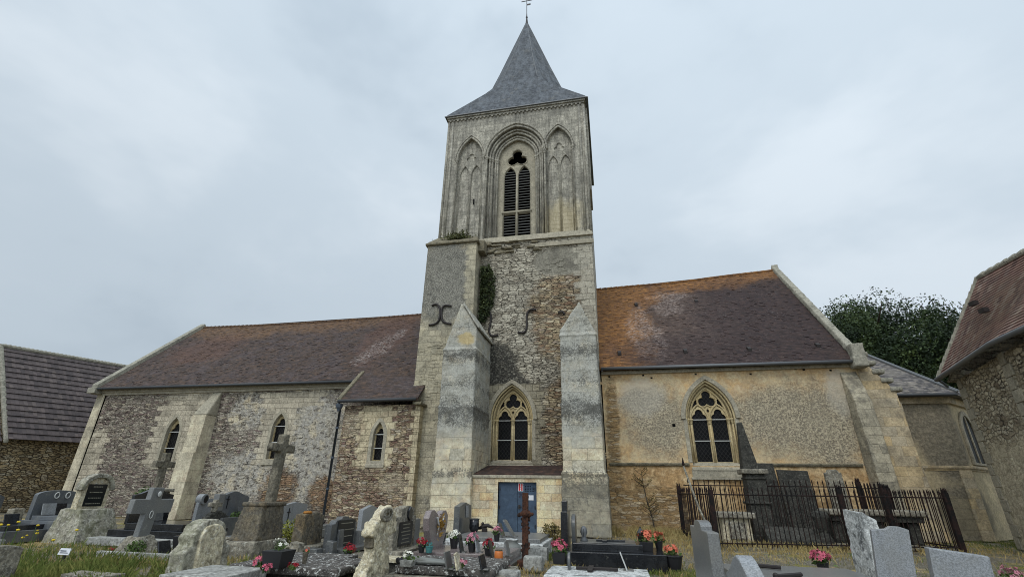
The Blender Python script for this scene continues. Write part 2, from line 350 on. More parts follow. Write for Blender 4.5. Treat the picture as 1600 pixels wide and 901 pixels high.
def m_block():
    n = N('turret_stone')
    b = n.rubble([C(150, 140, 118), C(170, 156, 124), C(128, 122, 110), C(186, 170, 134)], 2.0, 5.0, C(120, 112, 96), .12, .5, .15)
    s2 = n.speck(C(104, 102, 95), C(160, 156, 144), 15, .36, .6)
    b = n.over(b, n.blobs([(-8.6, 12.4, 2.0, 2.9), (-8.5, 2.4, 2.2, 1.6)], .5, 1.2, .5), s2)
    b = n.over(b, n.m('MULTIPLY', n.ss(n.noise(2.2, 6, .75), .5, .62), .6), n.speck(C(58, 57, 54), C(120, 118, 108), 9))
    ash = n.ashlar(C(176, 168, 146), C(158, 152, 134), .5, .34, C(110, 104, 90))
    b = n.over(b, n.m('MULTIPLY', n.blobs([(-7.0, 11.5, .4, 4, 'r', .1, .34), (-9.4, 5, 1.2, 4.5, 'r', .15, .34), (-8.4, 8.0, 2, 1.9, 'r', .2, .34)], .9, 1.6, .6), .85), ash)
    return n.done(b, .93, .8, .035)
M['block'] = m_block()
def m_chancel():
    n = N('chancel_render')
    b = n.plain([C(208, 176, 132), C(200, 180, 144), C(192, 160, 116), C(210, 190, 156)], .8, 9, .35)
    rc = n.speck(C(104, 99, 90), C(190, 178, 152), 17, .38, .58)
    rc = (n.mix(n.m('MULTIPLY', n.ss(n.noise(.9, 5, .7), .4, .62), .4), rc[0], C(150, 142, 124)), rc[1])
    mk = n.blobs([(2.2, 4.75, 1.6, 1.6), (1.3, 5.6, .9, .7), (7.9, 4.8, 2.8, 1.65), (9.2, 4.4, 1.6, 1.9)], .6, 1.5, .9)
    b = n.over(b, n.m('MULTIPLY', mk, .92), rc)
    b = (n.mix(n.m('MULTIPLY', n.blobs([(1.5, 5.9, 1.1, .9), (10.3, 5.9, .6, 1.1), (10.0, 2.4, .6, .5)], .6, 1.4, .6), .6), b[0], C(184, 178, 164)), b[1])
    low = n.plain([C(184, 152, 108), C(160, 130, 92), C(198, 172, 132), C(148, 126, 94)], 1.2, 8, .5)
    b = n.over(b, n.m('SUBTRACT', 1.0, n.ss(n.z, 2.78, 2.84)), low)
    rb = n.rubble([C(140, 114, 78), C(160, 132, 92), C(116, 98, 74), C(170, 146, 106)], 2.4, 9, C(150, 120, 80), .14)
    b = n.over(b, n.m('MULTIPLY', n.blobs([(1.3, 1.1, 2.0, 1.0), (.1, 4.4, .3, 2.6), (6, .3, 6, .6), (-.1, 1.8, .6, 1.2)], 1.3, 1.8, .6), .8), rb)
    dk = n.ss(n.noise(1.4, 6, .75), .56, .7)
    b = (n.mix(n.m('MULTIPLY', dk, n.m('MULTIPLY', n.m('SUBTRACT', 1.0, n.ss(n.z, 1.2, 2.9)), .5)), b[0], C(96, 74, 50)), b[1])
    b = (n.mix(n.m('MULTIPLY', n.blobs([(5, 7.2, 6.6, .22)], 1.2, 3, .3), .35), b[0], C(140, 120, 90)), b[1])
    return n.done(b, .93, .7, .03)
M['chancel'] = m_chancel()
def m_apse():
    n = N('apse_render')
    b = n.plain([C(192, 176, 142), C(168, 156, 130), C(204, 188, 152)], .6, 10, .4)
    gy = n.speck(C(100, 96, 86), C(142, 134, 118), 7, .4, .6)
    b = n.over(b, n.m('MULTIPLY', n.blobs([(13.6, 5.2, 1.6, 1.4), (14.4, 3.9, 1.0, 1.6), (14.4, 1.0, 1.2, 1.1)], .3, 1.1, .4), .85), gy)
    b = n.over(b, n.m('MULTIPLY', n.blobs([(13.7, .9, 1.8, .8)], .4, 1.1, .2), .6), n.ashlar(C(150, 140, 116), C(132, 124, 104), .7, .4, C(80, 74, 60)))
    return n.done(b, .93, .7, .03)
M['apse'] = m_apse()
def m_ashl(name, c1, c2, w=.62, h=.36, mort=C(130, 118, 92), grime=.3):
    n = N(name); b = n.ashlar(c1, c2, w, h, mort, .012)
    c_ = n.mix(n.m('MULTIPLY', n.ss(n.noise(1.8, 6, .75), .48, .66), grime), b[0], C(104, 100, 90))
    return n.done((c_, b[1]), .92, .6, .03)
M['porch'] = m_ashl('porch_ashlar', C(206, 184, 142), C(198, 190, 168), .62, .31, C(112, 98, 74), .3)
M['cream'] = m_ashl('cream_ashlar', C(198, 188, 164), C(182, 174, 154), .95, .6, C(150, 140, 118), .35)
M['eastbut'] = m_ashl('tan_ashlar', C(188, 168, 132), C(172, 162, 142), .8, .4, C(140, 122, 94), .5)
M['oldash'] = m_ashl('grey_ashlar', C(170, 162, 142), C(146, 140, 124), .6, .36, C(84, 80, 70), .8)
def m_lime(name, cols, sc_=1.5, lich=.4, lc=C(70, 70, 66), streak=False):
    n = N(name, False); b = n.plain(cols, sc_, 18, .35)
    c_ = n.mix(n.m('MULTIPLY', n.ss(n.noise(7, 6, .78), .5, .62), lich), b[0], lc)
    return n.done((c_, b[1]), .9, .5, .015)
M['lime'] = m_lime('window_limestone', [C(196, 176, 130), C(176, 160, 124), C(206, 190, 150)], 1.2, .25, C(104, 98, 84))
M['limeg'] = m_lime('grey_limestone', [C(168, 160, 142), C(148, 142, 126), C(178, 170, 150)], 1.2, .4, C(92, 88, 80))
M['coping'] = m_lime('coping_stone', [C(128, 126, 114), C(156, 152, 138), C(112, 110, 98)], 1.5, .5)
M['ledge'] = m_lime('mossy_ledge_stone', [C(96, 92, 80), C(128, 120, 100), C(74, 72, 62)], 2.5, .5, C(50, 48, 42))
def m_tiles(name, kind):
    n = N(name)
    # courses follow the height on the slope; one tile is 0.17 m wide, a course 0.085 m high in z
    q = n.n('ShaderNodeTexBrick'); 
    wv = n.m('MULTIPLY', n.m('SUBTRACT', n.noise(.9, 3), .5), .10)
    n.l(n.vec(n.x, n.m('ADD', n.z, wv)), q.inputs['Vector']); q.inputs['Scale'].default_value = 1
    q.inputs['Brick Width'].default_value = .17; q.inputs['Row Height'].default_value = .095; q.inputs['Mortar Size'].default_value = .012; q.inputs['Mortar Smooth'].default_value = .2; q.offset = .5
    q.inputs['Color1'].default_value = (0, 0, 0, 1); q.inputs['Color2'].default_value = (1, 1, 1, 1); q.inputs['Mortar'].default_value = (.5, .5, .5, 1)
    cell = n.vec(n.m('FLOOR', n.m('DIVIDE', n.x, .17)), n.m('FLOOR', n.m('DIVIDE', n.m('ADD', n.z, wv), .095)))
    wn_ = n.n('ShaderNodeTexWhiteNoise', noise_dimensions='2D'); n.l(cell, wn_.inputs['Vector']); rv = wn_.outputs['Value']
    big = n.noise(.35, 5, .65); med = n.noise(1.4, 5, .7)
    if kind == 'nave':
        base = n.pal(rv, [C(60, 51, 47), C(77, 63, 55), C(65, 56, 52), C(86, 68, 57), C(54, 47, 45)])
        base = n.mix(n.ss(med, .42, .62), base, n.pal(rv, [C(60, 53, 54), C(80, 70, 69), C(70, 57, 54)]))
        top = n.blobs([(-24, 13.2, 12, 1.5), (-26, 12.9, 4, 1.6)], .7, .8, .5)
        base = n.mix(n.m('MULTIPLY', top, .65), base, n.pal(rv, [C(106, 80, 56), C(92, 71, 54), C(122, 93, 63)]))
        base = n.mix(n.m('MULTIPLY', n.blobs([(-27.3, 10.4, 2.3, 1.5), (-14, 11, 1.6, 2.6)], .6, .9, .6), .5), base, n.pal(rv, [C(98, 71, 59), C(84, 62, 53)]))
        wl = n.blobs([(-13.9, 9.8, .7, 1.0), (-14.3, 8.9, .6, .6), (-13.3, 10.9, .4, .6)], 1.2, 2.5, .6)
        base = n.mix(n.m('MULTIPLY', wl, n.m('MULTIPLY', n.ss(n.noise(1, 4, .8, n.sc(n.P, (7, 7, 22))), .50, .58), .6)), base, C(166, 160, 158))
    elif kind == 'chancel':
        base = n.pal(rv, [C(56, 45, 42), C(70, 55, 49), C(50, 42, 41), C(78, 60, 51)])
        base = n.mix(n.m('MULTIPLY', n.blobs([(3.6, 10.8, 3.0, 3.4)], 1.0, .8, .9), .5), base, n.pal(rv, [C(100, 84, 76), C(82, 67, 60), C(114, 99, 91)]))
        org = n.blobs([(-.2, 10.6, 2.5, 5.5), (1.2, 13.6, 2.6, 1.5), (6.5, 14.4, 3.4, 1.0), (9.6, 14.8, 1.8, .9), (0.2, 7.6, 1.4, .9)], .9, 1.1, .7)
        base = n.mix(n.m('MULTIPLY', org, .85), base, n.pal(rv, [C(134, 92, 50), C(110, 78, 48), C(150, 106, 56), C(118, 82, 52)]))
        base = n.mix(n.m('MULTIPLY', n.blobs([(3.9, 11.9, .8, .8), (4.1, 13.0, 1.2, .5), (2.0, 10.0, .7, 2.0), (2.6, 9.0, .6, 1.3)], 1.0, 2, .5), n.m('MULTIPLY', n.ss(n.noise(1, 4, .8, n.sc(n.P, (7, 7, 22))), .48, .58), .6)), base, C(170, 156, 150))
        base = n.mix(n.m('MULTIPLY', n.blobs([(8.2, 10.0, 3.6, 4.2), (4.5, 8.2, 4.5, 1.4)], .5, .7, .8), .55), base, C(48, 38, 41))
    elif kind == 'slate':
        base = n.pal(rv, [C(72, 76, 82), C(90, 94, 99), C(60, 64, 71)])
        v2 = n.ss(n.noise(1.0, 5, .7, n.sc(n.P, (3, 3, .35))), .42, .62)
        base = n.mix(n.m('MULTIPLY', v2, .5), base, C(116, 122, 130))
        base = n.mix(n.m('MULTIPLY', n.ss(med, .55, .7), .4), base, C(120, 118, 112))
    elif kind == 'apse':
        base = n.pal(rv, [C(84, 82, 84), C(112, 108, 106), C(72, 70, 74), C(128, 122, 116)])
        base = n.mix(n.m('MULTIPLY', n.ss(med, .5, .65), .4), base, C(150, 144, 134))
    elif kind == 'red':
        base = n.pal(rv, [C(66, 50, 46), C(54, 44, 42), C(80, 60, 52)])
    stx = n.noise(1, 5, .75, n.sc(n.P, (2.2, 2.2, 22)))
    base = n.mix(.95 if kind != 'slate' else .35, base, n.pal(n.ss(stx, .28, .72), [G(.22), G(.78)]), 'OVERLAY')
    base = n.mix(.8, base, n.pal(n.ss(n.noise(7, 5, .8), .3, .7), [G(.34), G(.64)]), 'OVERLAY')
    if kind in ('nave', 'chancel'):
        fl = n.m('MULTIPLY', n.ss(n.noise(1, 4, .8, n.sc(n.P, (9, 9, 26))), .60, .66), n.ss(n.noise(.5, 5, .7), .35, .6))
        base = n.mix(n.m('MULTIPLY', fl, .5), base, C(158, 148, 142))
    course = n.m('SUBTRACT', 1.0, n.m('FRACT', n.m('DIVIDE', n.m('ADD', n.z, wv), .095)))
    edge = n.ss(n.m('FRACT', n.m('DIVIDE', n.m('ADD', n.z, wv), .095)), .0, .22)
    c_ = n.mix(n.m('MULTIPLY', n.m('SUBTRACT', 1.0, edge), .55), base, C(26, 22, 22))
    c_ = n.mix(.25, c_, n.pal(n.noise(12, 3), [G(0.24), G(0.76)]), 'OVERLAY')
    h = n.m('ADD', n.m('MULTIPLY', course, 1.0), n.m('ADD', n.m('MULTIPLY', rv, .5), n.m('MULTIPLY', q.outputs['Fac'], -.4)))
    return n.done((c_, h), .88, .6, .02 if kind != 'slate' else .01, .3)
for k in ('nave', 'chancel', 'slate', 'apse', 'red'): M['t_'+k] = m_tiles(k+'_roof_covering', k)
def m_bigtile(name, cols, dirn='y'):
    n = N(name); uu = n.y if dirn == 'y' else n.x
    wn_ = n.n('ShaderNodeTexWhiteNoise', noise_dimensions='2D'); n.l(n.vec(n.m('FLOOR', n.m('DIVIDE', uu, .24)), n.m('FLOOR', n.m('DIVIDE', n.z, .3))), wn_.inputs['Vector'])
    c_ = n.pal(wn_.outputs['Value'], cols)
    seam = n.ss(n.m('FRACT', n.m('DIVIDE', uu, .24)), .0, .14)
    c_ = n.mix(n.m('MULTIPLY', n.m('SUBTRACT', 1.0, seam), .35), c_, C(40, 34, 34))
    c_ = n.mix(.5, c_, n.pal(n.noise(3, 6, .7), [G(0.25), G(0.75)]), 'OVERLAY')
    return n.done((c_, seam), .9, .4, .02)
M['barntile'] = m_bigtile('barn_tile', [C(84, 76, 75), C(98, 89, 88), C(76, 70, 70), C(108, 98, 95)])
M['chaptile'] = m_bigtile('chapel_tile', [C(112, 86, 78), C(132, 106, 96), C(98, 78, 72), C(146, 126, 116)])
def m_barnwall():
    n = N('barn_stone'); b = n.rubble([C(152, 132, 100), C(184, 164, 128), C(124, 108, 84), C(192, 178, 146)], 2.2, 6.5, C(96, 82, 60), .16)
    b = (n.mix(n.m('MULTIPLY', n.ss(n.noise(.8, 5, .7), .45, .65), .4), b[0], C(104, 92, 68)), b[1]); return n.done(b, .95, 1.0, .08)
M['barnwall'] = m_barnwall()
def m_chapwall():
    n = N('chapel_stone'); n.u = n.m('SUBTRACT', n.y, n.m('MULTIPLY', n.x, .3))
    b = n.rubble([C(158, 146, 124), C(186, 176, 154), C(132, 120, 102), C(200, 190, 168)], 2.6, 5.5, C(178, 166, 140), .2, .7, .25)
    b = n.over(b, n.m('MULTIPLY', n.m('SUBTRACT', 1.0, n.ss(n.m('ADD', n.z, n.noise(1.2, 4)), 3.6, 4.4)), .8), n.plain([C(190, 180, 156), C(168, 158, 136), C(202, 192, 168)], 1.2, 6, .7))
    return n.done(b, .95, 1.0, .08)
M['chapwall'] = m_chapwall()
def m_glass():
    n = N('leaded_glass')
    k = 7.5
    a = n.m('FRACT', n.m('MULTIPLY', n.m('ADD', n.m('MULTIPLY', n.x, 1.25), n.z), k*.62)); b = n.m('FRACT', n.m('MULTIPLY', n.m('SUBTRACT', n.m('MULTIPLY', n.x, 1.25), n.z), k*.62))
    f = n.m('MAXIMUM', n.m('LESS_THAN', a, .08), n.m('LESS_THAN', b, .08))
    wn_ = n.n('ShaderNodeTexWhiteNoise', noise_dimensions='2D'); n.l(n.vec(n.m('FLOOR', n.m('MULTIPLY', n.m('ADD', n.m('MULTIPLY', n.x, 1.25), n.z), k*.62)), n.m('FLOOR', n.m('MULTIPLY', n.m('SUBTRACT', n.m('MULTIPLY', n.x, 1.25), n.z), k*.62))), wn_.inputs['Vector'])
    c_ = n.mix(f, n.pal(wn_.outputs['Value'], [C(7, 7, 8), C(15, 15, 17)]), C(58, 57, 54))
    n.done((c_, n.m('MULTIPLY', wn_.outputs['Value'], 1.0)), .35, .2, .01, .12); n.set(n.b.inputs['Roughness'], n.fmix(f, .45, .8)); return n.mat
M['glass'] = m_glass()
M['dark'] = flat('opening_shade_paint', C(14, 14, 15), .95, .1)  # near-black colour standing in for the shade inside openings
M['louvre'] = flat('louvre_slate', C(132, 132, 130), .7, .3)
M['zinc'] = flat('zinc_gutter', C(96, 98, 100), .5, .5, .3)
M['zincd'] = flat('dark_gutter', C(58, 60, 62), .55, .4)
M['pipe'] = flat('lead_pipe', C(70, 78, 88), .5, .4)
M['bar'] = flat('pale_iron_bar', C(190, 190, 186), .6, .3)
M['iron'] = flat('black_iron', C(38, 32, 30), .6, .4, 0, .5)
def m_rust(name, a, b_, c3, sc_=6):
    n = N(name); s_ = n.plain([a, b_, c3, a], sc_, 25, .5); return n.done(s_, .92, .6, .01)
M['rust'] = m_rust('rusty_iron', C(52, 38, 31), C(38, 30, 27), C(76, 48, 35))
M['fence'] = m_rust('rusted_fence_iron', C(27, 23, 23), C(22, 21, 21), C(44, 30, 27), 3)
def m_door():
    n = N('blue_door_paint'); b = n.plain([C(60, 78, 98), C(50, 66, 84), C(70, 88, 106)], 1.6, 10, .2)
    c_ = n.mix(n.m('MULTIPLY', n.m('MULTIPLY', n.ss(n.noise(3, 5, .7, n.sc(n.P, (1, 1, .5))), .5, .7), .35), n.m('SUBTRACT', 1.0, n.ss(n.z, .3, 1.6))), b[0], C(40, 52, 66))
    return n.done((c_, b[1]), .6, .15, .01, .4)
M['door'] = m_door()
M['white'] = flat('white_paper', C(206, 208, 212), .7, .3, 0, .1); M['redp'] = flat('red_print', C(176, 50, 48), .7, .3, 0, .1); M['inkp'] = flat('dark_print', C(52, 56, 70), .7, .3, 0, .1)
# stones of the graves
def m_granite(name, c1, c2, pol=.3, sc_=60, stain=.3, sc2=C(120, 118, 110)):
    n = N(name, True); f = n.ss(n.noise(sc_, 3, .8), .4, .6); c_ = n.mix(f, c1, c2)
    c_ = n.mix(n.m('MULTIPLY', n.ss(n.noise(2.2, 6, .75), .42, .62), stain*1.3), c_, sc2); c_ = n.mix(n.m('MULTIPLY', n.ss(n.noise(9, 5, .8), .6, .68), stain), c_, C(178, 178, 166)); c_ = n.mix(n.m('MULTIPLY', n.ss(n.noise(1, 5, .75, n.sc(n.P, (5, 5, .7))), .52, .68), stain*.9), c_, C(58, 57, 52))
    n.done((c_, n.noise(30, 2)), pol, .05, .004, .5); return n.mat
M['gdark'] = m_granite('black_granite', C(16, 17, 20), C(34, 36, 40), .16, 70, .12, C(80, 82, 84))
M['gmid'] = m_granite('dark_grey_granite', C(62, 64, 66), C(90, 92, 93), .3, 60, .3)
M['ggrey'] = m_granite('grey_granite', C(92, 93, 93), C(122, 123, 122), .35, 55, .3)
M['glight'] = m_granite('light_grey_granite', C(112, 115, 118), C(150, 153, 156), .4, 50, .25)
M['gpink'] = m_granite('pink_granite', C(108, 96, 95), C(140, 128, 126), .25, 45, .3)
M['gblue'] = m_granite('blue_grey_granite', C(76, 80, 84), C(98, 102, 106), .3, 60, .3)
def m_old(name, cols, dark, lich, sc_=2.2, white=.5, green=0.0):
    n = N(name, False); b = n.plain(cols, sc_, 16, .55)
    c_ = n.mix(n.m('MULTIPLY', n.ss(n.noise(5, 6, .78), .48, .62), .6), b[0], dark)
    c_ = n.mix(n.m('MULTIPLY', n.ss(n.noise(11, 4, .8), .55, .62), white), c_, lich)
    if green: c_ = n.mix(n.m('MULTIPLY', n.ss(n.noise(2.8, 5, .75), .46, .62), green), c_, C(92, 98, 52))
    return n.done((c_, n.m('ADD', b[1], n.noise(6, 5, .7))), .95, .8, .03)
M['old'] = m_old('weathered_gravestone', [C(112, 108, 98), C(140, 134, 120), C(92, 88, 80)], C(56, 54, 50), C(190, 188, 176))
M['oldpale'] = m_old('pale_lichened_stone', [C(172, 162, 136), C(196, 186, 160), C(150, 142, 122)], C(92, 86, 70), C(214, 212, 200), 2, .5)
M['oldwhite'] = m_old('white_lichened_stone', [C(160, 162, 160), C(190, 192, 190), C(128, 130, 130)], C(70, 72, 72), C(220, 222, 220), 2.5, .7)
M['oldslab'] = m_old('blotched_slab', [C(70, 68, 66), C(92, 88, 84), C(58, 56, 54)], C(44, 43, 42), C(206, 206, 200), 2, .95)
M['olddark'] = m_old('dark_lichened_stone', [C(50, 50, 47), C(66, 65, 60), C(40, 40, 38)], C(38, 38, 36), C(150, 148, 138), 2, .2)
M['oldmoss'] = m_old('mossy_stone', [C(134, 130, 116), C(160, 156, 142), C(104, 100, 88)], C(62, 60, 52), C(204, 202, 190), 2, .55, .3)
M['oldbrown'] = m_old('brown_stained_stone', [C(108, 98, 80), C(92, 88, 80), C(122, 106, 80)], C(58, 52, 44), C(150, 140, 110), 2, .3)
M['olddusk'] = m_old('dark_weathered_cross_stone', [C(92, 88, 78), C(116, 110, 96), C(74, 71, 64)], C(46, 44, 40), C(150, 148, 136), 2.2, .35)
M['concrete'] = m_old('pale_concrete', [C(158, 158, 152), C(138, 138, 134), C(172, 172, 166)], C(100, 98, 92), C(190, 190, 184), 2, .3)
M['gold'] = flat('faded_gold_lettering', C(150, 146, 130), .5, .4); M['plaque'] = flat('black_plaque', C(26, 28, 30), .3, .5)
M['petal_pink'] = flat('pink_petals', C(184, 92, 112), .7, .2, 0, .6, 30); M['petal_red'] = flat('red_petals', C(146, 38, 48), .7, .2, 0, .6, 30)
M['petal_white'] = flat('white_petals', C(228, 226, 214), .7, .2, 0, .3, 30); M['petal_rose'] = flat('pale_pink_petals', C(188, 128, 142), .7, .2, 0, .6, 30)
M['petal_orange'] = flat('orange_petals', C(200, 112, 88), .7, .2, 0, .6, 30); M['petal_yellow'] = flat('yellow_petals', C(206, 178, 50), .7, .2, 0, .6, 30)
M['golden'] = flat('gold_leaf', C(150, 116, 52), .6, .3, 0, .7, 20); M['ochre_lichen'] = flat('ochre_lichen', C(150, 104, 54), .95, .1, 0, .8, 20, .6)
M['orange'] = flat('orange_glaze', C(186, 106, 48), .4, .4); M['potdark'] = flat('dark_plastic_pot', C(34, 34, 36), .5, .4); M['potgrey'] = flat('grey_pottery', C(120, 122, 118), .6, .3)
M['teal'] = flat('teal_pot', C(70, 124, 124), .5, .4)
def m_leaf(name, cols, sc_=3.0, rough=.7):
    n = N(name); c_ = n.pal(n.ss(n.noise(sc_, 4, .7), .3, .7), cols)
    n.done(c_, rough, 0, .01, .3); n.b.inputs['Subsurface Weight'].default_value = 0; return n.mat
M['leaf'] = m_leaf('green_leaves', [C(44, 62, 30), C(66, 88, 40), C(86, 104, 52)]); M['ivy'] = m_leaf('ivy_leaves', [C(30, 38, 22), C(52, 62, 34), C(84, 92, 54)])
M['capplant'] = m_leaf('wall_plant_leaves', [C(60, 66, 38), C(92, 92, 56), C(74, 84, 48)]); M['tree'] = m_leaf('tree_leaves', [C(20, 32, 18), C(40, 56, 30), C(78, 92, 52)], .45)
M['dryleaf'] = m_leaf('dry_leaves', [C(92, 84, 46), C(120, 104, 62), C(76, 76, 44)]); M['hedge'] = m_leaf('yellow_green_leaves', [C(112, 116, 44), C(140, 140, 60), C(86, 96, 40)])
M['bark'] = m_rust('bark', C(66, 58, 50), C(48, 42, 36), C(84, 76, 64), 4)
def m_grass(name, green):
    n = N(name); cols = [C(74, 88, 42), C(98, 108, 52), C(128, 126, 70)] if green else [C(120, 104, 66), C(150, 130, 84), C(168, 150, 102), C(108, 108, 62)]
    return n.done(n.pal(n.ss(n.noise(2.5, 5, .75), .3, .7), cols), .85, 0, .01, .2)
M['grassg'] = m_grass('green_grass_blades', True); M['grassd'] = m_grass('dry_grass_blades', False)
def m_ground():
    n = N('churchyard_ground')
    grav = n.speck(C(120, 113, 98), C(184, 176, 158), 24, .38, .62)
    gr = n.plain([C(104, 104, 54), C(132, 124, 72), C(90, 94, 48)], 1.4, 22, .6)
    dry = n.plain([C(150, 132, 88), C(174, 154, 110), C(126, 112, 74)], 1.2, 25, .6)
    s_ = n.over(grav, n.ss(n.noise(.5, 6, .7), .52, .62), dry)
    far = n.m('MAXIMUM', n.ss(n.noise(.42, 6, .72, n.sc(n.P, (1.3, 1, 1))), .53, .63), n.ss(n.y, 26, 34))
    s_ = n.over(s_, far, gr)
    s_ = (n.mix(n.m('MULTIPLY', n.ss(n.noise(1.1, 7, .75), .52, .7), .45), s_[0], C(84, 76, 60)), s_[1])
    return n.done(s_, .97, 1.0, .05, .15)
M['ground'] = m_ground()
# ------------------------------------------------------------------ shapes for gothic openings (loops in x,z)
def arc_pts(cx, w_, zs, rise, n=9):
    Rr = (w_*w_+rise*rise)/(2*w_); th = math.acos(max(-1, min(1, (Rr-w_)/Rr)))
    rt = [(cx+w_-Rr+Rr*math.cos(th*i/n), zs+Rr*math.sin(th*i/n)) for i in range(n+1)]
    return rt + [(2*cx-x, z) for x, z in reversed(rt[:-1])]
def arch(cx, w_, zs, rise, zb, n=9): return [(cx-w_, zb), (cx+w_, zb)] + arc_pts(cx, w_, zs, rise, n)
def polar(cx, cz, lobes, a0, a1, n):
    o = []
    for i in range(n+1):
        a = a0+(a1-a0)*i/n; ux, uz = math.cos(a), math.sin(a); best = .01
        for lx, lz, lr in lobes:
            b = lx*ux+lz*uz; d = lr*lr-(lx*lx+lz*lz)+b*b
            if d >= 0: best = max(best, b+math.sqrt(d))
        o.append((cx+ux*best, cz+uz*best))
    return o
def trefoil(cx, cz, r, n=36):
    L = [(math.cos(R(a))*r*.52, math.sin(R(a))*r*.52, r*.5) for a in (90, 210, 330)]
    return polar(cx, cz, L, 0, 2*math.pi, n)[:-1]
def cusped(cx, w_, zs, zb, n=20):
    L = [(0, w_*.85, w_*.52), (w_*.42, w_*.12, w_*.58), (-w_*.42, w_*.12, w_*.58)]
    p = polar(cx, zs, L, 0, math.pi, n); p[0] = (cx+w_, zs); p[-1] = (cx-w_, zs)
    return [(cx-w_, zb), (cx+w_, zb)] + p
def arch_tube(mb, cx, w_, zs, rise, y, r, zb=None, n=6, fn=None):
    pts = arc_pts(cx, w_, zs, rise, 10)
    if zb is not None: pts = [(cx+w_, zb)] + pts + [(cx-w_, zb)]
    f = fn or (lambda x, z: (x, y, z)); mb.tube([f(x, z) for x, z in pts], r, n)
def capital(mb, x, y, z, r=.1):
    mb.rev([(r*.6, -.16), (r*.7, -.12), (r*.65, -.10), (r*1.0, 0), (r*1.25, .03), (r*1.25, .09), (r*.9, .1)], (x, y, z), 8)
def sphere_noise(x, y, z): 
    from mathutils import noise
    return noise.noise(Vector((x, y, z)))

def proud_stones(mb, x0, x1, z0, z1, y, n, avoid=(), seed=1, dens=None):
    g_ = random.Random(seed)
    for _ in range(n):
        x, z = g_.uniform(x0, x1), g_.uniform(z0, z1)
        if any(abs(x-a) < c_ and abs(z-b) < d for a, b, c_, d in avoid): continue
        if sphere_noise(x*.5, z*.6, seed) < -.08: continue
        w_, h, p = g_.uniform(.12, .42), g_.uniform(.05, .12), g_.uniform(.006, .035)
        o = [g_.uniform(-.012, .012) for _ in range(8)]
        mb.add([(x-w_/2+o[0], y-p, z-h/2+o[1]), (x+w_/2+o[2], y-p, z-h/2+o[3]), (x+w_/2+o[4], y-p, z+h/2+o[5]), (x-w_/2+o[6], y-p, z+h/2+o[7]),
                (x-w_/2, y+.01, z-h/2), (x+w_/2, y+.01, z-h/2), (x+w_/2, y+.01, z+h/2), (x-w_/2, y+.01, z+h/2)], [(0, 1, 2, 3), (0, 4, 5, 1), (1, 5, 6, 2), (2, 6, 7, 3), (3, 7, 4, 0)])
# ------------------------------------------------------------------ ground
g = MB(); NX, NY = 90, 70
xs = [-70+140*i/NX for i in range(NX+1)]; ys = [-8+68*j/NY for j in range(NY+1)]
for y in ys:
    for x in xs: g.v.append((x, y, .05*sphere_noise(x*.5, y*.5, 0)+.02*sphere_noise(x*2, y*2, 3)-.03))
for j in range(NY):
    for i in range(NX): a = j*(NX+1)+i; g.f.append((a, a+1, a+NX+2, a+NX+1))
b0 = len(g.v)
for p in ((-900, -400), (900, -400), (900, 1300), (-900, 1300)): g.v.append((p[0], p[1], -.35))
c0, c1, c2, c3 = 0, NX, (NY+1)*(NX+1)-1, NY*(NX+1)
g.f += [(b0, b0+1, c1, c0), (b0+1, b0+2, c2, c1), (b0+2, b0+3, c3, c2), (b0+3, b0, c0, c3)]
tag(g.build('ground', M['ground'], smooth=True, fixn=False), kind='structure')

# ------------------------------------------------------------------ the church
church = thing('church', (-5, 24, 0), 'old stone parish church with a tall slate-spired tower and brown tiled nave and chancel roofs', 'church')
def part(mb, name, mat, **k): return mb.build(name, mat, church, **k)
TY = 23.6
# --- nave
NX0, NX1 = -31.3, -9.5
nw = MB()
lan1 = arch(-25.0, .46, 4.35, .95, 2.75, 8); lan2 = arch(-18.08, .42, 4.6, .82, 3.0, 8)
nw.prism([(NX0, 0), (NX1, 0), (NX1, 7.02), (NX0, 7.02)], TY, TY+.6, holes=[lan1, lan2])
proud_stones(nw, -30.6, -13.9, .1, 6.7, TY, 1500, [(-25, 4.2, 1.3, 1.9), (-18.08, 4.4, 1.0, 1.8), (-22.7, 3, .8, 4), (-15.5, 3.2, .9, 2.4)], 2)
nave_wall = part(nw, 'nave_wall', M['nave'])
gw = MB(); gw.prism([(TY+.0, 0), (35.2, 0), (35.2, 7.0), (29.4, 13.0), (TY, 7.0)], NX0, NX0+.6, 'x'); gw.box(NX0, NX1, 34.6, 35.2, 0, 7); part(gw, 'gable_wall', M['nave'])
q = MB(); q.hexa([(-31.42, TY-.07, 0), (-30.85, TY-.07, 0), (-30.72, TY+.1, 0), (-31.42, TY+.1, 0)], [(-31.36, TY-.05, 6.8), (-30.85, TY-.05, 6.8), (-30.72, TY+.1, 6.8), (-31.36, TY+.1, 6.8)])
part(q, 'corner_quoin', M['cream'], bevel=.02)
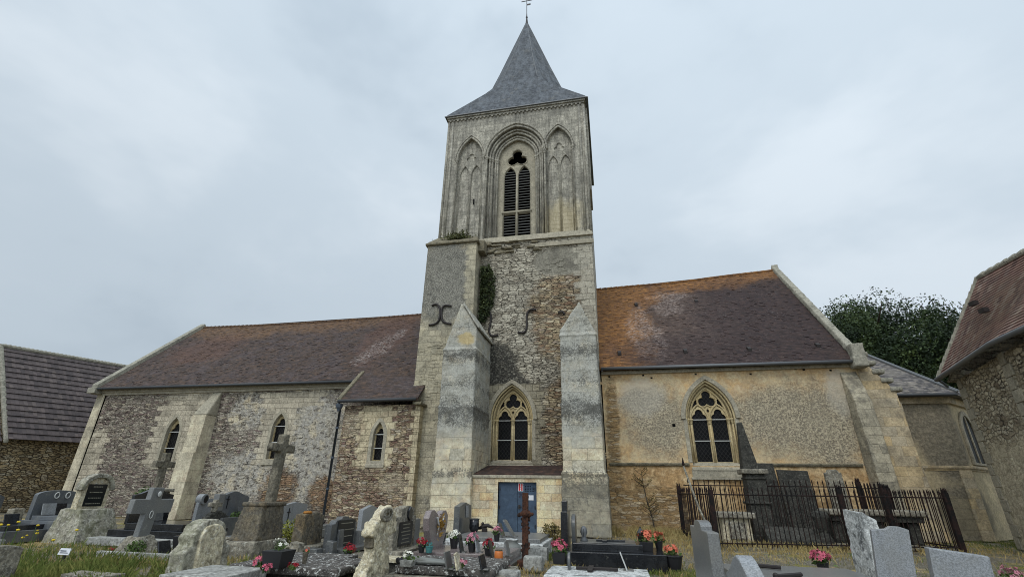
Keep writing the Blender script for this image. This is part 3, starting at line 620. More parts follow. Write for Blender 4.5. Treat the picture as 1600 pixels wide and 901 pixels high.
def roof(name, mat, x0, x1, ey, ez, ry, rz, by, bz, nx=40, ns=14, thick=.14, wav=.12, skirt=None):
    m = MB()
    def pt(i, j, off):
        x = x0+(x1-x0)*i/nx; t = j/ns; zr = rz(x) if callable(rz) else rz
        y = ey+(ry-ey)*t; z = ez+(zr-ez)*t
        z += wav*sphere_noise(x*.35, y*.4, 5)*math.sin(math.pi*min(1, t+.25))
        return (x, y, z-off)
    for off in (0, thick):
        for j in range(ns+1):
            for i in range(nx+1): m.v.append(pt(i, j, off))
    L = (nx+1)*(ns+1); W = nx+1
    for j in range(ns):
        for i in range(nx):
            a = j*W+i; m.f += [(a, a+1, a+W+1, a+W), (L+a, L+a+W, L+a+W+1, L+a+1)]
    for i in range(nx): m.f += [(i, L+i, L+i+1, i+1), (ns*W+i, ns*W+i+1, L+ns*W+i+1, L+ns*W+i)]
    for j in range(ns): a = j*W; m.f += [(a, a+W, L+a+W, L+a), (a+nx, L+a+nx, L+a+nx+W, a+nx+W)]
    zr0 = rz(x0) if callable(rz) else rz; zr1 = rz(x1) if callable(rz) else rz
    m.add([(x0, ry, zr0), (x1, ry, zr1), (x1, by, bz), (x0, by, bz), (x0, ry, zr0-thick), (x1, ry, zr1-thick), (x1, by, bz-thick), (x0, by, bz-thick)], [(0, 1, 2, 3), (7, 6, 5, 4), (3, 2, 6, 7), (0, 3, 7, 4), (1, 5, 6, 2)])
    g_ = random.Random(int(abs(x0*10))); L2 = math.hypot(ry-ey, (rz(x0) if callable(rz) else rz)-ez)
    for _ in range(int((x1-x0)*L2*6)):
        x, t = g_.uniform(x0+.2, x1-.2), g_.uniform(.01, .985); zr = rz(x) if callable(rz) else rz
        y = ey+(ry-ey)*t; z = ez+(zr-ez)*t; z += wav*sphere_noise(x*.35, y*.4, 5)*math.sin(math.pi*min(1, t+.25))
        d = Vector((0, ry-ey, zr-ez)).normalized(); nn = Vector((0, -d.z, d.y)); p = Vector((x, y, z)); l_, w_ = .16, .08; h0 = g_.uniform(.008, .03); a = g_.uniform(-.06, .06)
        q = [p+Vector((-w_, 0, 0))+nn*h0, p+Vector((w_, 0, 0))+nn*h0+d*a*.3, p+Vector((w_+a*.3, 0, 0))+d*l_+nn*.004, p+Vector((-w_+a*.3, 0, 0))+d*l_+nn*.004]
        m.add(q+[q[0]-nn*.03, q[1]-nn*.03, q[2]-nn*.03, q[3]-nn*.03], [(0, 1, 2, 3), (0, 4, 5, 1), (0, 3, 7, 4), (1, 5, 6, 2)])
    o = part(m, name, mat, fixn=False)
    rt = MB(); x = x0; k = 0
    while x < x1-.05:
        L_ = min(.36, x1-x); zz = (rz(x) if callable(rz) else rz) + .0 + wav*sphere_noise(x*.35, ry*.4, 5)*math.sin(math.pi*1.0)
        rt.tube([(x, ry, zz-.02), (x+L_*.96, ry, zz-.005)], [.10, .12], 8); x += .36
    rr = rt.build('ridge_tiles', mat, o)
    return o
roof('nave_roof', M['t_nave'], NX0+.25, -9.6, 23.2, 7.12, 29.4, lambda x: 13.1-.12*math.sin(math.pi*(x+31.3)/18), 35.6, 7.1)
ax = MB()   # roof of the annex: the same plane carried further down
sl = (13.05-7.12)/(29.4-23.2); ey = 21.75; ez = 7.12-(23.2-ey)*sl
for (a, b_, c_, d) in [((-13.45, ey, ez+.03), (-9.25, ey, ez+.03), (-9.25, 23.9, 7.12+.7*sl+.03), (-13.45, 23.9, 7.12+.7*sl+.03))]:
    ax.hexa([(p[0], p[1], p[2]-.16) for p in (a, b_, c_, d)], [a, b_, c_, d])
part(ax, 'annex_roof', M['t_nave'])
cp_ = MB(); cp_.hexa([(-13.62, ey-.02, ez-.14), (-13.38, ey-.02, ez-.14), (-13.38, 23.7, 7.12+.5*sl-.14), (-13.62, 23.7, 7.12+.5*sl-.14)], [(-13.6, ey-.02, ez+.14), (-13.4, ey-.02, ez+.14), (-13.4, 23.7, 7.12+.5*sl+.14), (-13.6, 23.7, 7.12+.5*sl+.14)])
rough(part(cp_, 'verge_coping', M['ledge']), .05, .05)
cp2 = MB()
cp2.hexa([(-31.48, 23.1, 6.9), (-31.02, 23.1, 6.9), (-31.02, 29.4, 13.0), (-31.48, 29.4, 13.0)], [(-31.45, 23.1, 7.32), (-31.05, 23.1, 7.32), (-31.05, 29.4, 13.42), (-31.45, 29.4, 13.42)])
cp2.hexa([(-31.02, 29.4, 13.0), (-31.02, 35.7, 6.9), (-31.48, 35.7, 6.9), (-31.48, 29.4, 13.0)], [(-31.05, 29.4, 13.42), (-31.05, 35.7, 7.32), (-31.45, 35.7, 7.32), (-31.45, 29.4, 13.42)])
cp2.box(-31.55, -30.95, 22.98, 23.6, 6.75, 7.1); part(cp2, 'gable_coping', M['coping'], bevel=.03)
cn = MB(); cn.box(-31.3, -13.3, 23.42, 23.6, 6.84, 7.04); cn.box(-31.3, -13.3, 23.5, 23.6, 6.7, 6.84); part(cn, 'cornice', M['limeg'])
gt = MB(); gt.tube([(-31.1, 23.12, 7.04), (-13.6, 23.12, 7.0)], .075, 10); part(gt, 'gutter', M['zincd'], smooth=True)
gt = MB(); gt.tube([(-13.5, 21.68, ez-.06), (-9.3, 21.68, ez-.04)], .08, 10); part(gt, 'gutter', M['zincd'], smooth=True)
# nave buttress
nb = MB(); x0, x1 = -23.2, -22.3
nb.hexa([(x0-.03, 22.6, 0), (x1+.03, 22.6, 0), (x1+.03, TY+.05, 0), (x0-.03, TY+.05, 0)], [(x0-.03, 22.66, 3.3), (x1+.03, 22.66, 3.3), (x1+.03, TY+.05, 3.3), (x0-.03, TY+.05, 3.3)])
nb.hexa([(x0, 22.8, 3.3), (x1, 22.8, 3.3), (x1, TY+.05, 3.3), (x0, TY+.05, 3.3)], [(x0, 22.85, 5.3), (x1, 22.85, 5.3), (x1, TY+.05, 5.3), (x0, TY+.05, 5.3)])
part(nb, 'buttress', M['cream'], bevel=.02)
nb = MB(); nb.hexa([(x0-.02, 22.82, 5.3), (x1+.02, 22.82, 5.3), (x1+.02, TY+.05, 5.3), (x0-.02, TY+.05, 5.3)], [(x0+.35, TY-.05, 6.7), (x1+.02, TY-.1, 6.7), (x1+.02, TY+.05, 6.7), (x0+.35, TY+.05, 6.7)])
rough(part(nb, 'buttress_cap', M['limeg']), .06, .05)
# annex
an = MB(); lan3 = arch(-11.27, .29, 4.0, .68, 2.85, 8)
an.prism([(-13.3, 0), (-9.2, 0), (-9.2, 5.5), (-13.3, 5.5)], 22.1, 22.6, holes=[lan3]); an.box(-13.3, -12.8, 22.6, 23.6, 0, 5.5); an.box(-9.7, -9.2, 22.6, 23.6, 0, 5.5)
proud_stones(an, -13.1, -9.3, .1, 5.3, 22.1, 420, [(-11.27, 4, .7, 1.4)], 3)
part(an, 'annex_wall', M['annex'])
for xx in (-13.3,):
    pass
ls = MB(); ls.box(-9.45, -9.05, 21.75, 22.6, 5.42, 5.56); rough(part(ls, 'eave_stone', M['ledge']), .05, .05)
def lancet_window(cx, w_, zs, rise, zb, y, bars, hood=True):
    f = MB(); f.prism(arch(cx, w_+.03, zs, rise+.05, zb-.02, 8), y+.22, y+.34, holes=[cusped(cx, w_-.045, zs+.06, zb+.05, 16)])
    fo = part(f, 'window', M['lime']); 
    s_ = MB(); o = arch(cx, w_+.17, zs, rise+.22, zb-.12, 8); s_.prism(o, y-.02, y+.2, holes=[arch(cx, w_-.015, zs, rise-.015, zb+.01, 8)]); s_.build('surround', M['limeg'], fo, bevel=.015)
    p = MB(); p.box(cx-w_, cx+w_, y+.3, y+.315, zb, zs+rise); p.build('pane', M['glass'], fo)
    for z in bars: b_ = MB(); b_.box(cx-w_, cx+w_, y+.19, y+.215, z-.018, z+.018); b_.build('saddle_bar', M['bar'], fo)
    s2 = MB(); s2.hexa([(cx-w_-.2, y-.06, zb-.3), (cx+w_+.2, y-.06, zb-.3), (cx+w_+.2, y+.2, zb-.3), (cx-w_-.2, y+.2, zb-.3)], [(cx-w_-.2, y-.06, zb-.14), (cx+w_+.2, y-.06, zb-.14), (cx+w_, y+.2, zb+.02), (cx-w_, y+.2, zb+.02)])
    s2.build('sill', M['limeg'], fo, bevel=.015)
lancet_window(-25.0, .46, 4.35, .95, 2.75, TY, (4.5, 3.6)); lancet_window(-18.08, .42, 4.6, .82, 3.0, TY, (4.75, 3.9)); lancet_window(-11.27, .29, 4.0, .68, 2.85, 22.1, (4.1, 3.45))
# downpipe
dp = MB(); pa = Vector((-13.5, 21.98, 5.45)); pb = Vector((-13.5, 21.98, .1))
dp.tube([(-13.5, 21.75, 5.62), (-13.5, 21.9, 5.4), pa, pb], .062, 10); dpo = part(dp, 'downpipe', M['pipe'], smooth=True)
hp = MB(); hp.rev([(.07, -.3), (.1, -.2), (.16, -.12), (.18, .0), (.18, .06), (.12, .07)], (-13.5, 21.86, 5.5), 8); hp.build('hopper', M['pipe'], dpo)
for z in (4.4, 3.0, 1.6): h = MB(); h.tube([(-13.5, 21.98, z-.04), (-13.5, 21.98, z+.04)], .08, 10); h.build('bracket', M['pipe'], dpo)
# --- tower: lower stage
tw = MB(); TWX = -4.88
tw.prism([(-9.65, 0), (-.34, 0), (-.38, 15.1), (-9.65, 15.1)], TY, TY+.7, holes=[arch(TWX, 1.04, 4.92, 1.72, 2.86, 10)])
tw.box(-9.65, -8.9, TY+.7, 33.2, 0, 15.1); tw.box(-1.1, -.36, TY+.7, 33.2, 0, 15.1); tw.box(-9.65, -.36, 32.5, 33.2, 0, 15.1); tw.box(-8.9, -1.1, 24.8, 25.0, 0, 15.1)
proud_stones(tw, -6.8, -.9, 2.9, 14.3, TY, 1300, [(-4.9, 4.6, 1.5, 2.5), (-5.9, 7.2, 1.3, 1.2), (-1.2, 4, .9, 6)], 4)
proud_stones(tw, -3.6, -2.1, 3.0, 8.5, TY, 220, (), 6)
part(tw, 'tower_wall', M['towerlow'])
st = MB(); st.box(-3.9, -.25, TY-.1, TY, 14.58, 14.72); st.box(-3.9, -.25, TY-.06, TY, 14.72, 14.86); part(st, 'string_course', M['limeg'], bevel=.02)
st = MB()
for i in range(26):
    x = rnd.uniform(-6.9, -3.7); z = rnd.uniform(14.35, 15.15); wd = rnd.uniform(.2, .6); st.box(x, x+wd, TY-rnd.uniform(.05, .2), TY+.05, z, z+rnd.uniform(.06, .13))
rough(part(st, 'broken_ledge', M['ledge']), .04, .03)
# belfry stage (recessed orders one behind the other)
BX = -4.88
L1 = arch(-7.92, .90, 21.65, 1.75, 15.35, 10); L2 = arch(-2.08, .90, 21.65, 1.75, 15.35, 10)
be = MB()
X0, X1 = -9.6, -.36
be.prism([(X0, 15.1), (X1, 15.1), (X1, 25.3), (X0, 25.3)], TY, TY+.28, holes=[arch(BX, 1.9, 21.6, 2.3, 15.2, 12), L1, L2])
be.prism([(X0, 15.1), (X1, 15.1), (X1, 25.3), (X0, 25.3)], TY+.35, TY+.5, holes=[arch(BX, 1.58, 21.6, 1.95, 15.2, 12)])
be.prism([(X0, 15.1), (X1, 15.1), (X1, 25.3), (X0, 25.3)], TY+.28, TY+.35, holes=[arch(BX, 1.58, 21.6, 1.95, 15.2, 12), arch(-8.3, .33, 20.4, .85, 15.5, 7), arch(-7.52, .33, 20.4, .85, 15.5, 7), arch(-2.46, .33, 20.4, .85, 15.5, 7), arch(-1.68, .33, 20.4, .85, 15.5, 7), trefoil(-7.91, 21.9, .36, 24), trefoil(-2.07, 21.9, .36, 24)])
be.prism([(X0, 15.1), (X1, 15.1), (X1, 25.3), (X0, 25.3)], TY+.5, TY+.7, holes=[arch(BX, 1.28, 21.6, 1.6, 15.2, 12)])
be.box(X0, X0+.8, TY+.7, 33.0, 15.1, 25.3); be.box(X1-.8, X1, TY+.7, 33.0, 15.1, 25.3); be.box(X0, X1, 32.2, 33.0, 15.1, 25.3)
belfry = part(be, 'belfry_wall', M['belfry'])
bs = MB(); bs.hexa([(X0-.12, TY-.14, 15.1), (X1+.08, TY-.14, 15.1), (X1+.08, TY+.02, 15.1), (X0-.12, TY+.02, 15.1)], [(X0, TY-.02, 15.5), (X1, TY-.02, 15.5), (X1, TY+.02, 15.5), (X0, TY+.02, 15.5)])
part(bs, 'belfry_plinth', M['limeg'])
bi = MB(); bi.box(X0+.8, X1-.8, 25.2, 25.3, 15.1, 25.2); part(bi, 'bell_chamber_dark_sheet', M['dark'])  # dark sheet painting the unlit chamber behind the louvres
sh = MB()
for w_, y, rise in ((1.9, TY+.02, 2.3), (1.74, TY+.2, 2.12), (1.58, TY+.3, 1.95), (1.42, TY+.46, 1.78), (1.28, TY+.52, 1.6)):
    arch_tube(sh, BX, w_, 21.6, rise, y, .065, 15.3)
    for s in (-1, 1): capital(sh, BX+s*w_, y, 21.5, .11)
arch_tube(sh, BX, 2.05, 21.6, 2.5, TY-.03, .07)
for cx in (-7.92, -2.08):
    arch_tube(sh, cx, .9, 21.65, 1.75, TY+.02, .06, 15.35); arch_tube(sh, cx, 1.02, 21.65, 1.92, TY-.02, .045)
    for s in (-1, 1):
        capital(sh, cx+s*.9, TY+.02, 21.55, .11)
        arch_tube(sh, cx+s*.39, .36, 20.4, .9, TY+.28, .035, 15.5)
for x in (X0+.02, X1-.02, X0+.32, X1-.32): sh.tube([(x, TY-.01, 15.4), (x, TY-.01, 24.9)], .085, 8)
part(sh, 'shafts_and_mouldings', M['belfry'], smooth=True)
# belfry window with louvres
bw = MB(); lx = (BX-.46, BX+.46)
bw.prism(arch(BX, 1.3, 21.6, 1.62, 15.2, 10), TY+.7, TY+.86, holes=[arch(lx[0], .385, 20.35, .75, 17.72, 8), arch(lx[1], .385, 20.35, .75, 17.72, 8), [(lx[0]-.385, 15.3), (lx[0]+.385, 15.3), (lx[0]+.385, 17.5), (lx[0]-.385, 17.5)], [(lx[1]-.385, 15.3), (lx[1]+.385, 15.3), (lx[1]+.385, 17.5), (lx[1]-.385, 17.5)], trefoil(BX, 21.75, .66, 36)])
belwin = part(bw, 'belfry_window', M['limeg'])
m_ = MB()
for x in lx: arch_tube(m_, x, .41, 20.35, .8, TY+.69, .035, 15.3)
m_.tube([(BX, TY+.67, 15.3), (BX, TY+.67, 20.6)], .06, 8); m_.box(BX-.95, BX+.95, TY+.62, TY+.7, 17.54, 17.68)
m_.tube([(p[0], TY+.69, p[1]) for p in trefoil(BX, 21.75, .72, 30)+trefoil(BX, 21.75, .72, 30)[:1]], .035, 6)
m_.build('tracery', M['limeg'], belwin, smooth=True)
for x in lx:
    for z0, z1 in ((15.33, 17.5), (17.74, 21.0)):
        lo = MB(); z = z0
        while z < z1-.08:
            lo.box(x-.37, x+.37, TY+.72, TY+.94, z+.02, z+.055, Matrix.Rotation(R(34), 3, 'X')); z += .20
        lo.build('louvre', M['louvre'], belwin)
sl_ = MB(); sl_.box(-7.63, -7.55, TY+.24, TY+.275, 18.2, 18.6); part(sl_, 'painted_slit', M['dark'])  # dark strip paints the shade of a slit, nothing is cut
cr_ = MB(); cr_.box(-9.74, -.24, 23.44, 33.1, 25.18, 25.32); cr_.box(-9.68, -.30, 23.52, 33.05, 25.05, 25.18)
for i in range(34): x = -9.55+i*.27; cr_.box(x, x+.12, 23.5, 23.6, 24.93, 25.05)
part(cr_, 'cornice', M['belfry'], bevel=.015)
sc_ = MB(); sc_.hexa([(-.4, 24.1, 18.6), (-.2, 24.1, 18.6), (-.2, 26.5, 18.6), (-.4, 26.5, 18.6)], [(-.4, 24.1, 25.1), (-.16, 24.1, 25.1), (-.16, 26.5, 25.1), (-.4, 26.5, 25.1)]); part(sc_, 'side_buttress', M['belfry'])
# spire
sp_m = MB(); cx, cy_ = -4.98, 28.3
levels = [(25.30, 4.88, 1.0), (25.62, 4.76, 1.0), (26.8, 4.26, .88), (28.3, 3.66, .66), (29.9, 3.08, .44), (33.2, 2.08, .414), (36.8, 1.02, .414), (40.15, .03, .414)]
for z, s, a in levels:
    ks = [(a, -1), (1, -a), (1, a), (a, 1), (-a, 1), (-1, a), (-1, -a), (-a, -1)]
    for kx, ky in ks: sp_m.v.append((cx+kx*s, cy_+ky*s, z))
for l in range(len(levels)-1):
    for k in range(8): a = l*8+k; b_ = l*8+(k+1) % 8; sp_m.f.append((a, b_, b_+8, a+8))
sp_m.f.append(tuple(range(7, -1, -1)))
part(sp_m, 'spire', M['t_slate'])
hi = MB()
for k in range(8):
    hi.tube([sp_m.v[l*8+k] for l in range(4, len(levels))], [.025]*3+[.015], 5)
hi.tube([(cx-4.9, cy_-4.9, 25.34), (cx+4.9, cy_-4.9, 25.34)], .05, 6)
hi.tube([(cx+4.9, cy_-4.9, 25.34), (cx+4.9, cy_+4.9, 25.34)], .05, 6)
part(hi, 'hip_flashing', M['zinc'])
fi = MB(); fi.rev([(.16, -.35), (.1, .0), (.06, .5), (.1, .62), (.05, .75), (.03, 1.2), (.03, 3.6)], (cx, cy_, 40.1), 8); fi.box(cx-.5, cx+.5, cy_-.02, cy_+.02, 42.9, 42.96); fi.box(cx+.02, cx+.35, cy_-.01, cy_+.01, 42.3, 42.5); part(fi, 'finial', M['iron'])
# --- stair turret block on the left of the tower
bk = MB(); bk.hexa([(-9.86, 22.55, 0), (-6.86, 22.55, 0), (-6.86, TY, 0), (-9.86, TY, 0)], [(-9.84, 22.6, 14.75), (-6.88, 22.6, 14.75), (-6.88, TY, 14.75), (-9.84, TY, 14.75)])
bk.box(-9.84, -9.65, TY, 26.5, 0, 14.75); proud_stones(bk, -9.7, -7.0, 3.0, 9.0, 22.58, 260, (), 5)
part(bk, 'turret_wall', M['block'])
bc = MB(); bc.box(-9.98, -6.74, 22.45, TY+.1, 14.72, 14.86); bc.hexa([(-9.96, 22.48, 14.86), (-6.78, 22.48, 14.86), (-6.78, TY, 14.86), (-9.96, TY, 14.86)], [(-9.6, 23.4, 15.7), (-7.1, 23.4, 15.6), (-7.1, TY, 15.6), (-9.6, TY, 15.7)])
bc.box(-6.95, -6.5, 22.9, TY, 14.3, 15.0)
rough(part(bc, 'turret_cap', M['ledge']), .05, .06)
# --- the two great buttresses with gabled heads
def big_buttress(name, xl, xr, ap, zl, zr, za, mat, yb, flare):
    YF = 20.6; mb = MB()
    def st_(x0, x1, yf, z0, z1): mb.box(x0, x1, yf, yb, z0, z1)
    def ledge(x0, x1, yf, z, d=.07):
        mb.hexa([(x0-d, yf-d, z), (x1+d, yf-d, z), (x1+d, yb, z), (x0-d, yb, z)], [(x0, yf+.01, z+.14), (x1, yf+.01, z+.14), (x1, yb, z+.14), (x0, yb, z+.14)])
    st_(xl-flare*.6, xr+flare, YF, 0, 2.3); ledge(xl, xr, YF+.05, 2.3, flare*.7)
    st_(xl, xr, YF+.05, 2.44, 5.1); ledge(xl+.02, xr-.02, YF+.1, 5.1, .07)
    st_(xl+.02, xr-.02, YF+.1, 5.24, min(zl, zr)-.1); ledge(xl+.04, xr-.04, YF+.14, min(zl, zr)-.1, .08)
    zz = min(zl, zr)+.04
    mb.prism([(xl+.04, zz), (xr-.04, zz), (xr-.04, zr), (ap, za), (xl+.04, zl)], YF+.14, yb)
    o = part(mb, name, mat); rough(o, .055, .09, .4)
    c_ = MB(); y0 = YF+.04
    for (xa, z_a, xb, z_b) in (((ap+.1, za-.15, xr+.04, zr-.12),) if name == 'buttress' and xl < -5 else ()):
        d = Vector((xb-xa, 0, z_b-z_a)).normalized(); nn = Vector((-d.z, 0, d.x)); nn = nn if nn.z > 0 else -nn
        A = Vector((xa, 0, z_a)); B = Vector((xb, 0, z_b)); t = nn*.09
        c_.hexa([(A.x, y0, A.z), (B.x, y0, B.z), (B.x, yb, B.z), (A.x, yb, A.z)], [(A.x+t.x, y0, A.z+t.z), (B.x+t.x, y0, B.z+t.z), (B.x+t.x, yb, B.z+t.z), (A.x+t.x, yb, A.z+t.z)])
    if c_.v: rough(c_.build('saddle_coping', mat, o), .04, .06)
    return o
big_buttress('buttress', -7.72, -6.04, -6.95, 7.9, 8.95, 10.3, M['butL'], TY, .06)
big_buttress('buttress', -2.07, -.38, -1.1, 8.55, 8.35, 9.95, M['butR'], TY, .12)
# --- porch with its blue door
po = MB(); PY = 20.86
po.prism([(-6.0, 0), (-2.06, 0), (-2.06, 2.12), (-6.0, 2.12)], PY, PY+.4, holes=[[(-4.86, .0001), (-3.21, .0001), (-3.21, 1.97), (-4.86, 1.97)]] if False else ())
po = MB(); po.box(-6.0, -4.86, PY, PY+.4, 0, 2.12); po.box(-3.21, -2.06, PY, PY+.4, 0, 2.12); po.box(-4.86, -3.21, PY, PY+.4, 1.97, 2.12)
part(po, 'porch_wall', M['porch'])
pc = MB(); pc.box(-6.02, -2.1, PY-.06, PY+.42, 2.12, 2.24); part(pc, 'porch_coping', M['limeg'], bevel=.02)
pr = MB(); pr.hexa([(-6.0, PY+.1, 2.2), (-2.1, PY+.1, 2.2), (-2.1, TY, 2.6), (-6.0, TY, 2.6)], [(-6.0, PY+.1, 2.29), (-2.1, PY+.1, 2.29), (-2.1, TY, 2.76), (-6.0, TY, 2.76)]); part(pr, 'porch_roof', M['t_red'])
dr = MB(); dr.box(-4.86, -4.04, PY+.14, PY+.2, 0, 1.97); dr.box(-4.03, -3.21, PY+.14, PY+.2, 0, 1.97); door = part(dr, 'door', M['door'], bevel=.008)
fr = MB(); fr.box(-4.9, -4.86, PY+.02, PY+.22, 0, 2.0); fr.box(-3.21, -3.17, PY+.02, PY+.22, 0, 2.0); fr.box(-4.9, -3.17, PY+.02, PY+.22, 1.96, 2.0); fr.build('door_frame', M['zincd'], door)
for hx in (-4.8, -3.3):
    for hz in (.3, 1.0, 1.7): h_ = MB(); h_.tube([(hx, PY+.13, hz-.06), (hx, PY+.13, hz+.06)], .018, 6); h_.build('hinge', M['iron'], door)
hd = MB(); hd.box(-4.0, -3.92, PY+.1, PY+.14, .95, 1.1); hd.tube([(-3.96, PY+.09, 1.03), (-3.84, PY+.09, 1.03)], .012, 6); hd.build('handle', M['iron'], door)
vg = MB()
for i in range(6):
    for j in range(4): 
        if j == 3 and i > 3: continue
        vg.box(-3.72+i*.07, -3.685+i*.07, PY+.128, PY+.139, 1.62+j*.06, 1.65+j*.06)
vg.build('door_vent', M['dark'], door)  # dark dots paint the shade inside the vent holes
nn_ = MB(); nn_.box(-4.02, -3.80, PY+.13, PY+.139, 1.62, 1.93); no = nn_.build('notice', M['white'], door, label='small red and white sticker')
a_ = MB(); a_.box(-3.995, -3.93, PY+.122, PY+.129, 1.64, 1.91); a_.box(-3.885, -3.825, PY+.122, PY+.129, 1.64, 1.91)
for z in (1.70, 1.76, 1.82): a_.box(-3.92, -3.89, PY+.122, PY+.129, z, z+.02)
no2 = a_.build('notice_print', M['redp'], door)
n3 = MB(); n3.box(-3.75, -3.36, PY+.13, PY+.139, 1.28, 1.47); n3.build('notice', M['white'], door, label='white paper notice')
n4 = MB(); n4.box(-3.7, -3.56, PY+.122, PY+.129, 1.36, 1.44); n4.build('notice_print', M['inkp'], door)
n5 = MB()
for i, (x, z) in enumerate(((-3.98, 1.5), (-3.88, 1.5), (-3.99, 1.38), (-3.86, 1.37), (-3.93, 1.44))): n5.box(x, x+.07, PY+.13, PY+.139, z, z+.07)
n5.build('door_sticker', M['inkp'], door)
# dark plate painting the shade of a floor vent hole low in the porch wall
vh = MB(); vh.box(-2.62, -2.3, PY-.004, PY+.01, .08, .36); part(vh, 'painted_vent_opening', M['dark'])
# --- traceried two-light windows
def tracery_window(cx, dz, y):
    zb, zs = 3.03+dz, 4.9+dz
    f = MB(); f.prism(arch(cx, 1.03, zs+.02, 1.7, zb-.16, 10), y+.34, y+.46, holes=[cusped(cx-.43, .335, zs+.02, zb, 18), cusped(cx+.43, .335, zs+.02, zb, 18), trefoil(cx, zs+.93, .40, 36),
        [(cx-.07, zs+.42), (cx, zs+.30), (cx+.07, zs+.42), (cx, zs+.5)], [(cx-.72, zs+.62), (cx-.60, zs+.50), (cx-.44, zs+.62), (cx-.44, zs+.86), (cx-.52, zs+.98)], [(cx+.44, zs+.62), (cx+.60, zs+.50), (cx+.72, zs+.62), (cx+.52, zs+.98), (cx+.44, zs+.86)]])
    fo = part(f, 'window', M['lime'])
    t = MB()
    for s in (-1, 1):
        arch_tube(t, cx+s*.43, .40, zs+.02, .68, y+.33, .045)
        t.tube([(cx+s*.84, y+.31, zb-.02), (cx+s*.84, y+.31, zs)], .055, 8); capital(t, cx+s*.84, y+.31, zs-.05, .1)
        t.tube([(cx+s*.98, y+.2, zb-.02), (cx+s*.98, y+.2, zs)], .045, 8); capital(t, cx+s*.98, y+.2, zs-.05, .085)
    t.tube([(cx, y+.31, zb-.02), (cx, y+.31, zs)], .055, 8); capital(t, cx, y+.31, zs-.05, .11)
    tf = trefoil(cx, zs+.93, .46, 30); t.tube([(p[0], y+.33, p[1]) for p in tf+tf[:1]], .035, 6)
    arch_tube(t, cx, .84, zs, 1.48, y+.31, .05); arch_tube(t, cx, .98, zs, 1.64, y+.19, .055); arch_tube(t, cx, 1.06, zs, 1.74, y+.04, .05, zb-.05)
    t.build('tracery', M['lime'], fo, smooth=True)
    h = MB(); h.prism(arc_pts(cx, 1.30, zs, 2.02, 12) + [(p[0], p[1]) for p in reversed(arc_pts(cx, 1.10, zs, 1.80, 12))], y-.09, y+.01); h.prism([(cx-1.22, zb-.05), (cx-1.04, zb-.05), (cx-1.04, zs), (cx-1.22, zs)], y-.025, y+.01); h.prism([(cx+1.04, zb-.05), (cx+1.22, zb-.05), (cx+1.22, zs), (cx+1.04, zs)], y-.025, y+.01)
    h.build('hood_mould', M['limeg'], fo, bevel=.03)
    p = MB(); p.box(cx-.95, cx+.95, y+.42, y+.435, zb-.05, zs+1.5); p.build('pane', M['glass'], fo)
    for z in (zs-.0, (zb+zs)/2-.02):
        for s in (-1, 1): b_ = MB(); b_.box(cx+s*.43-.36, cx+s*.43+.36, y+.305, y+.33, z-.016, z+.016); b_.build('saddle_bar', M['bar'], fo)
    s_ = MB(); s_.hexa([(cx-1.1, y-.08, zb-.38), (cx+1.1, y-.08, zb-.38), (cx+1.1, y+.34, zb-.38), (cx-1.1, y+.34, zb-.38)], [(cx-1.1, y-.05, zb-.26), (cx+1.1, y-.05, zb-.26), (cx+1.02, y+.34, zb-.01), (cx-1.02, y+.34, zb-.01)])
    s_.build('sill', M['limeg'], fo, bevel=.02)
tracery_window(TWX, 0, TY)
# --- chancel
cw = MB(); CX = 4.56
cw.prism([(-.3, 0), (11.2, 0), (11.2, 7.2), (-.3, 7.2)], TY+.02, TY+.62, holes=[arch(CX, 1.04, 4.86, 1.72, 2.78, 10)])
proud_stones(cw, -.2, 3.2, .1, 1.9, TY+.02, 160, (), 8); proud_stones(cw, -.25, .3, 2.9, 6.8, TY+.02, 50, (), 9); proud_stones(cw, 3, 10, .05, .7, TY+.02, 120, (), 10)
part(cw, 'chancel_wall', M['chancel']); cw = MB(); cw.box(-.3, 11.2, 35.9, 36.5, 0, 7.2); part(cw, 'back_wall', M['chancel'])
tracery_window(CX, -.07, TY+.02)
ap_ = MB(); ap_.box(CX-1.12, CX+1.12, TY-.03, TY+.03, 2.3, 2.6); ap_.box(CX-1.18, CX+1.18, TY-.1, TY+.03, 2.2, 2.3); part(ap_, 'window_apron', M['limeg'], bevel=.015)
eg = MB(); eg.prism([(TY+.03, 0), (36.5, 0), (36.5, 7.2), (30.05, 14.7), (TY+.03, 7.2)], 10.6, 11.22, 'x'); part(eg, 'east_gable_wall', M['oldash'])
roof('chancel_roof', M['t_chancel'], -.36, 10.98, 23.25, 7.32, 30.05, lambda x: 14.45+.55*(max(0, x)/11)**1.6+.02*math.sin(x), 36.8, 7.3, 30, 16)
cc = MB(); cc.hexa([(10.92, 23.12, 7.2), (11.32, 23.12, 7.2), (11.32, 30.05, 14.85), (10.92, 30.05, 14.85)], [(10.97, 23.12, 7.6), (11.3, 23.12, 7.6), (11.3, 30.05, 15.25), (10.97, 30.05, 15.25)])
cc.hexa([(11.38, 30.05, 14.85), (11.38, 36.9, 7.2), (10.92, 36.9, 7.2), (10.92, 30.05, 14.85)], [(11.35, 30.05, 15.4), (11.35, 36.9, 7.75), (10.95, 36.9, 7.75), (10.95, 30.05, 15.4)])
cc.box(10.85, 11.45, 22.98, 23.5, 6.9, 7.35); cc.box(10.9, 11.42, 23.0, 23.45, 7.3, 8.0)
rough(part(cc, 'gable_coping', M['coping']), .06, .05)
gt = MB(); gt.tube([(-.3, 23.18, 7.24), (10.9, 23.18, 7.2)], .08, 10); part(gt, 'gutter', M['zinc'], smooth=True)
co = MB(); co.box(-.3, 10.9, 23.48, 23.62, 7.02, 7.18); part(co, 'cornice', M['limeg'])
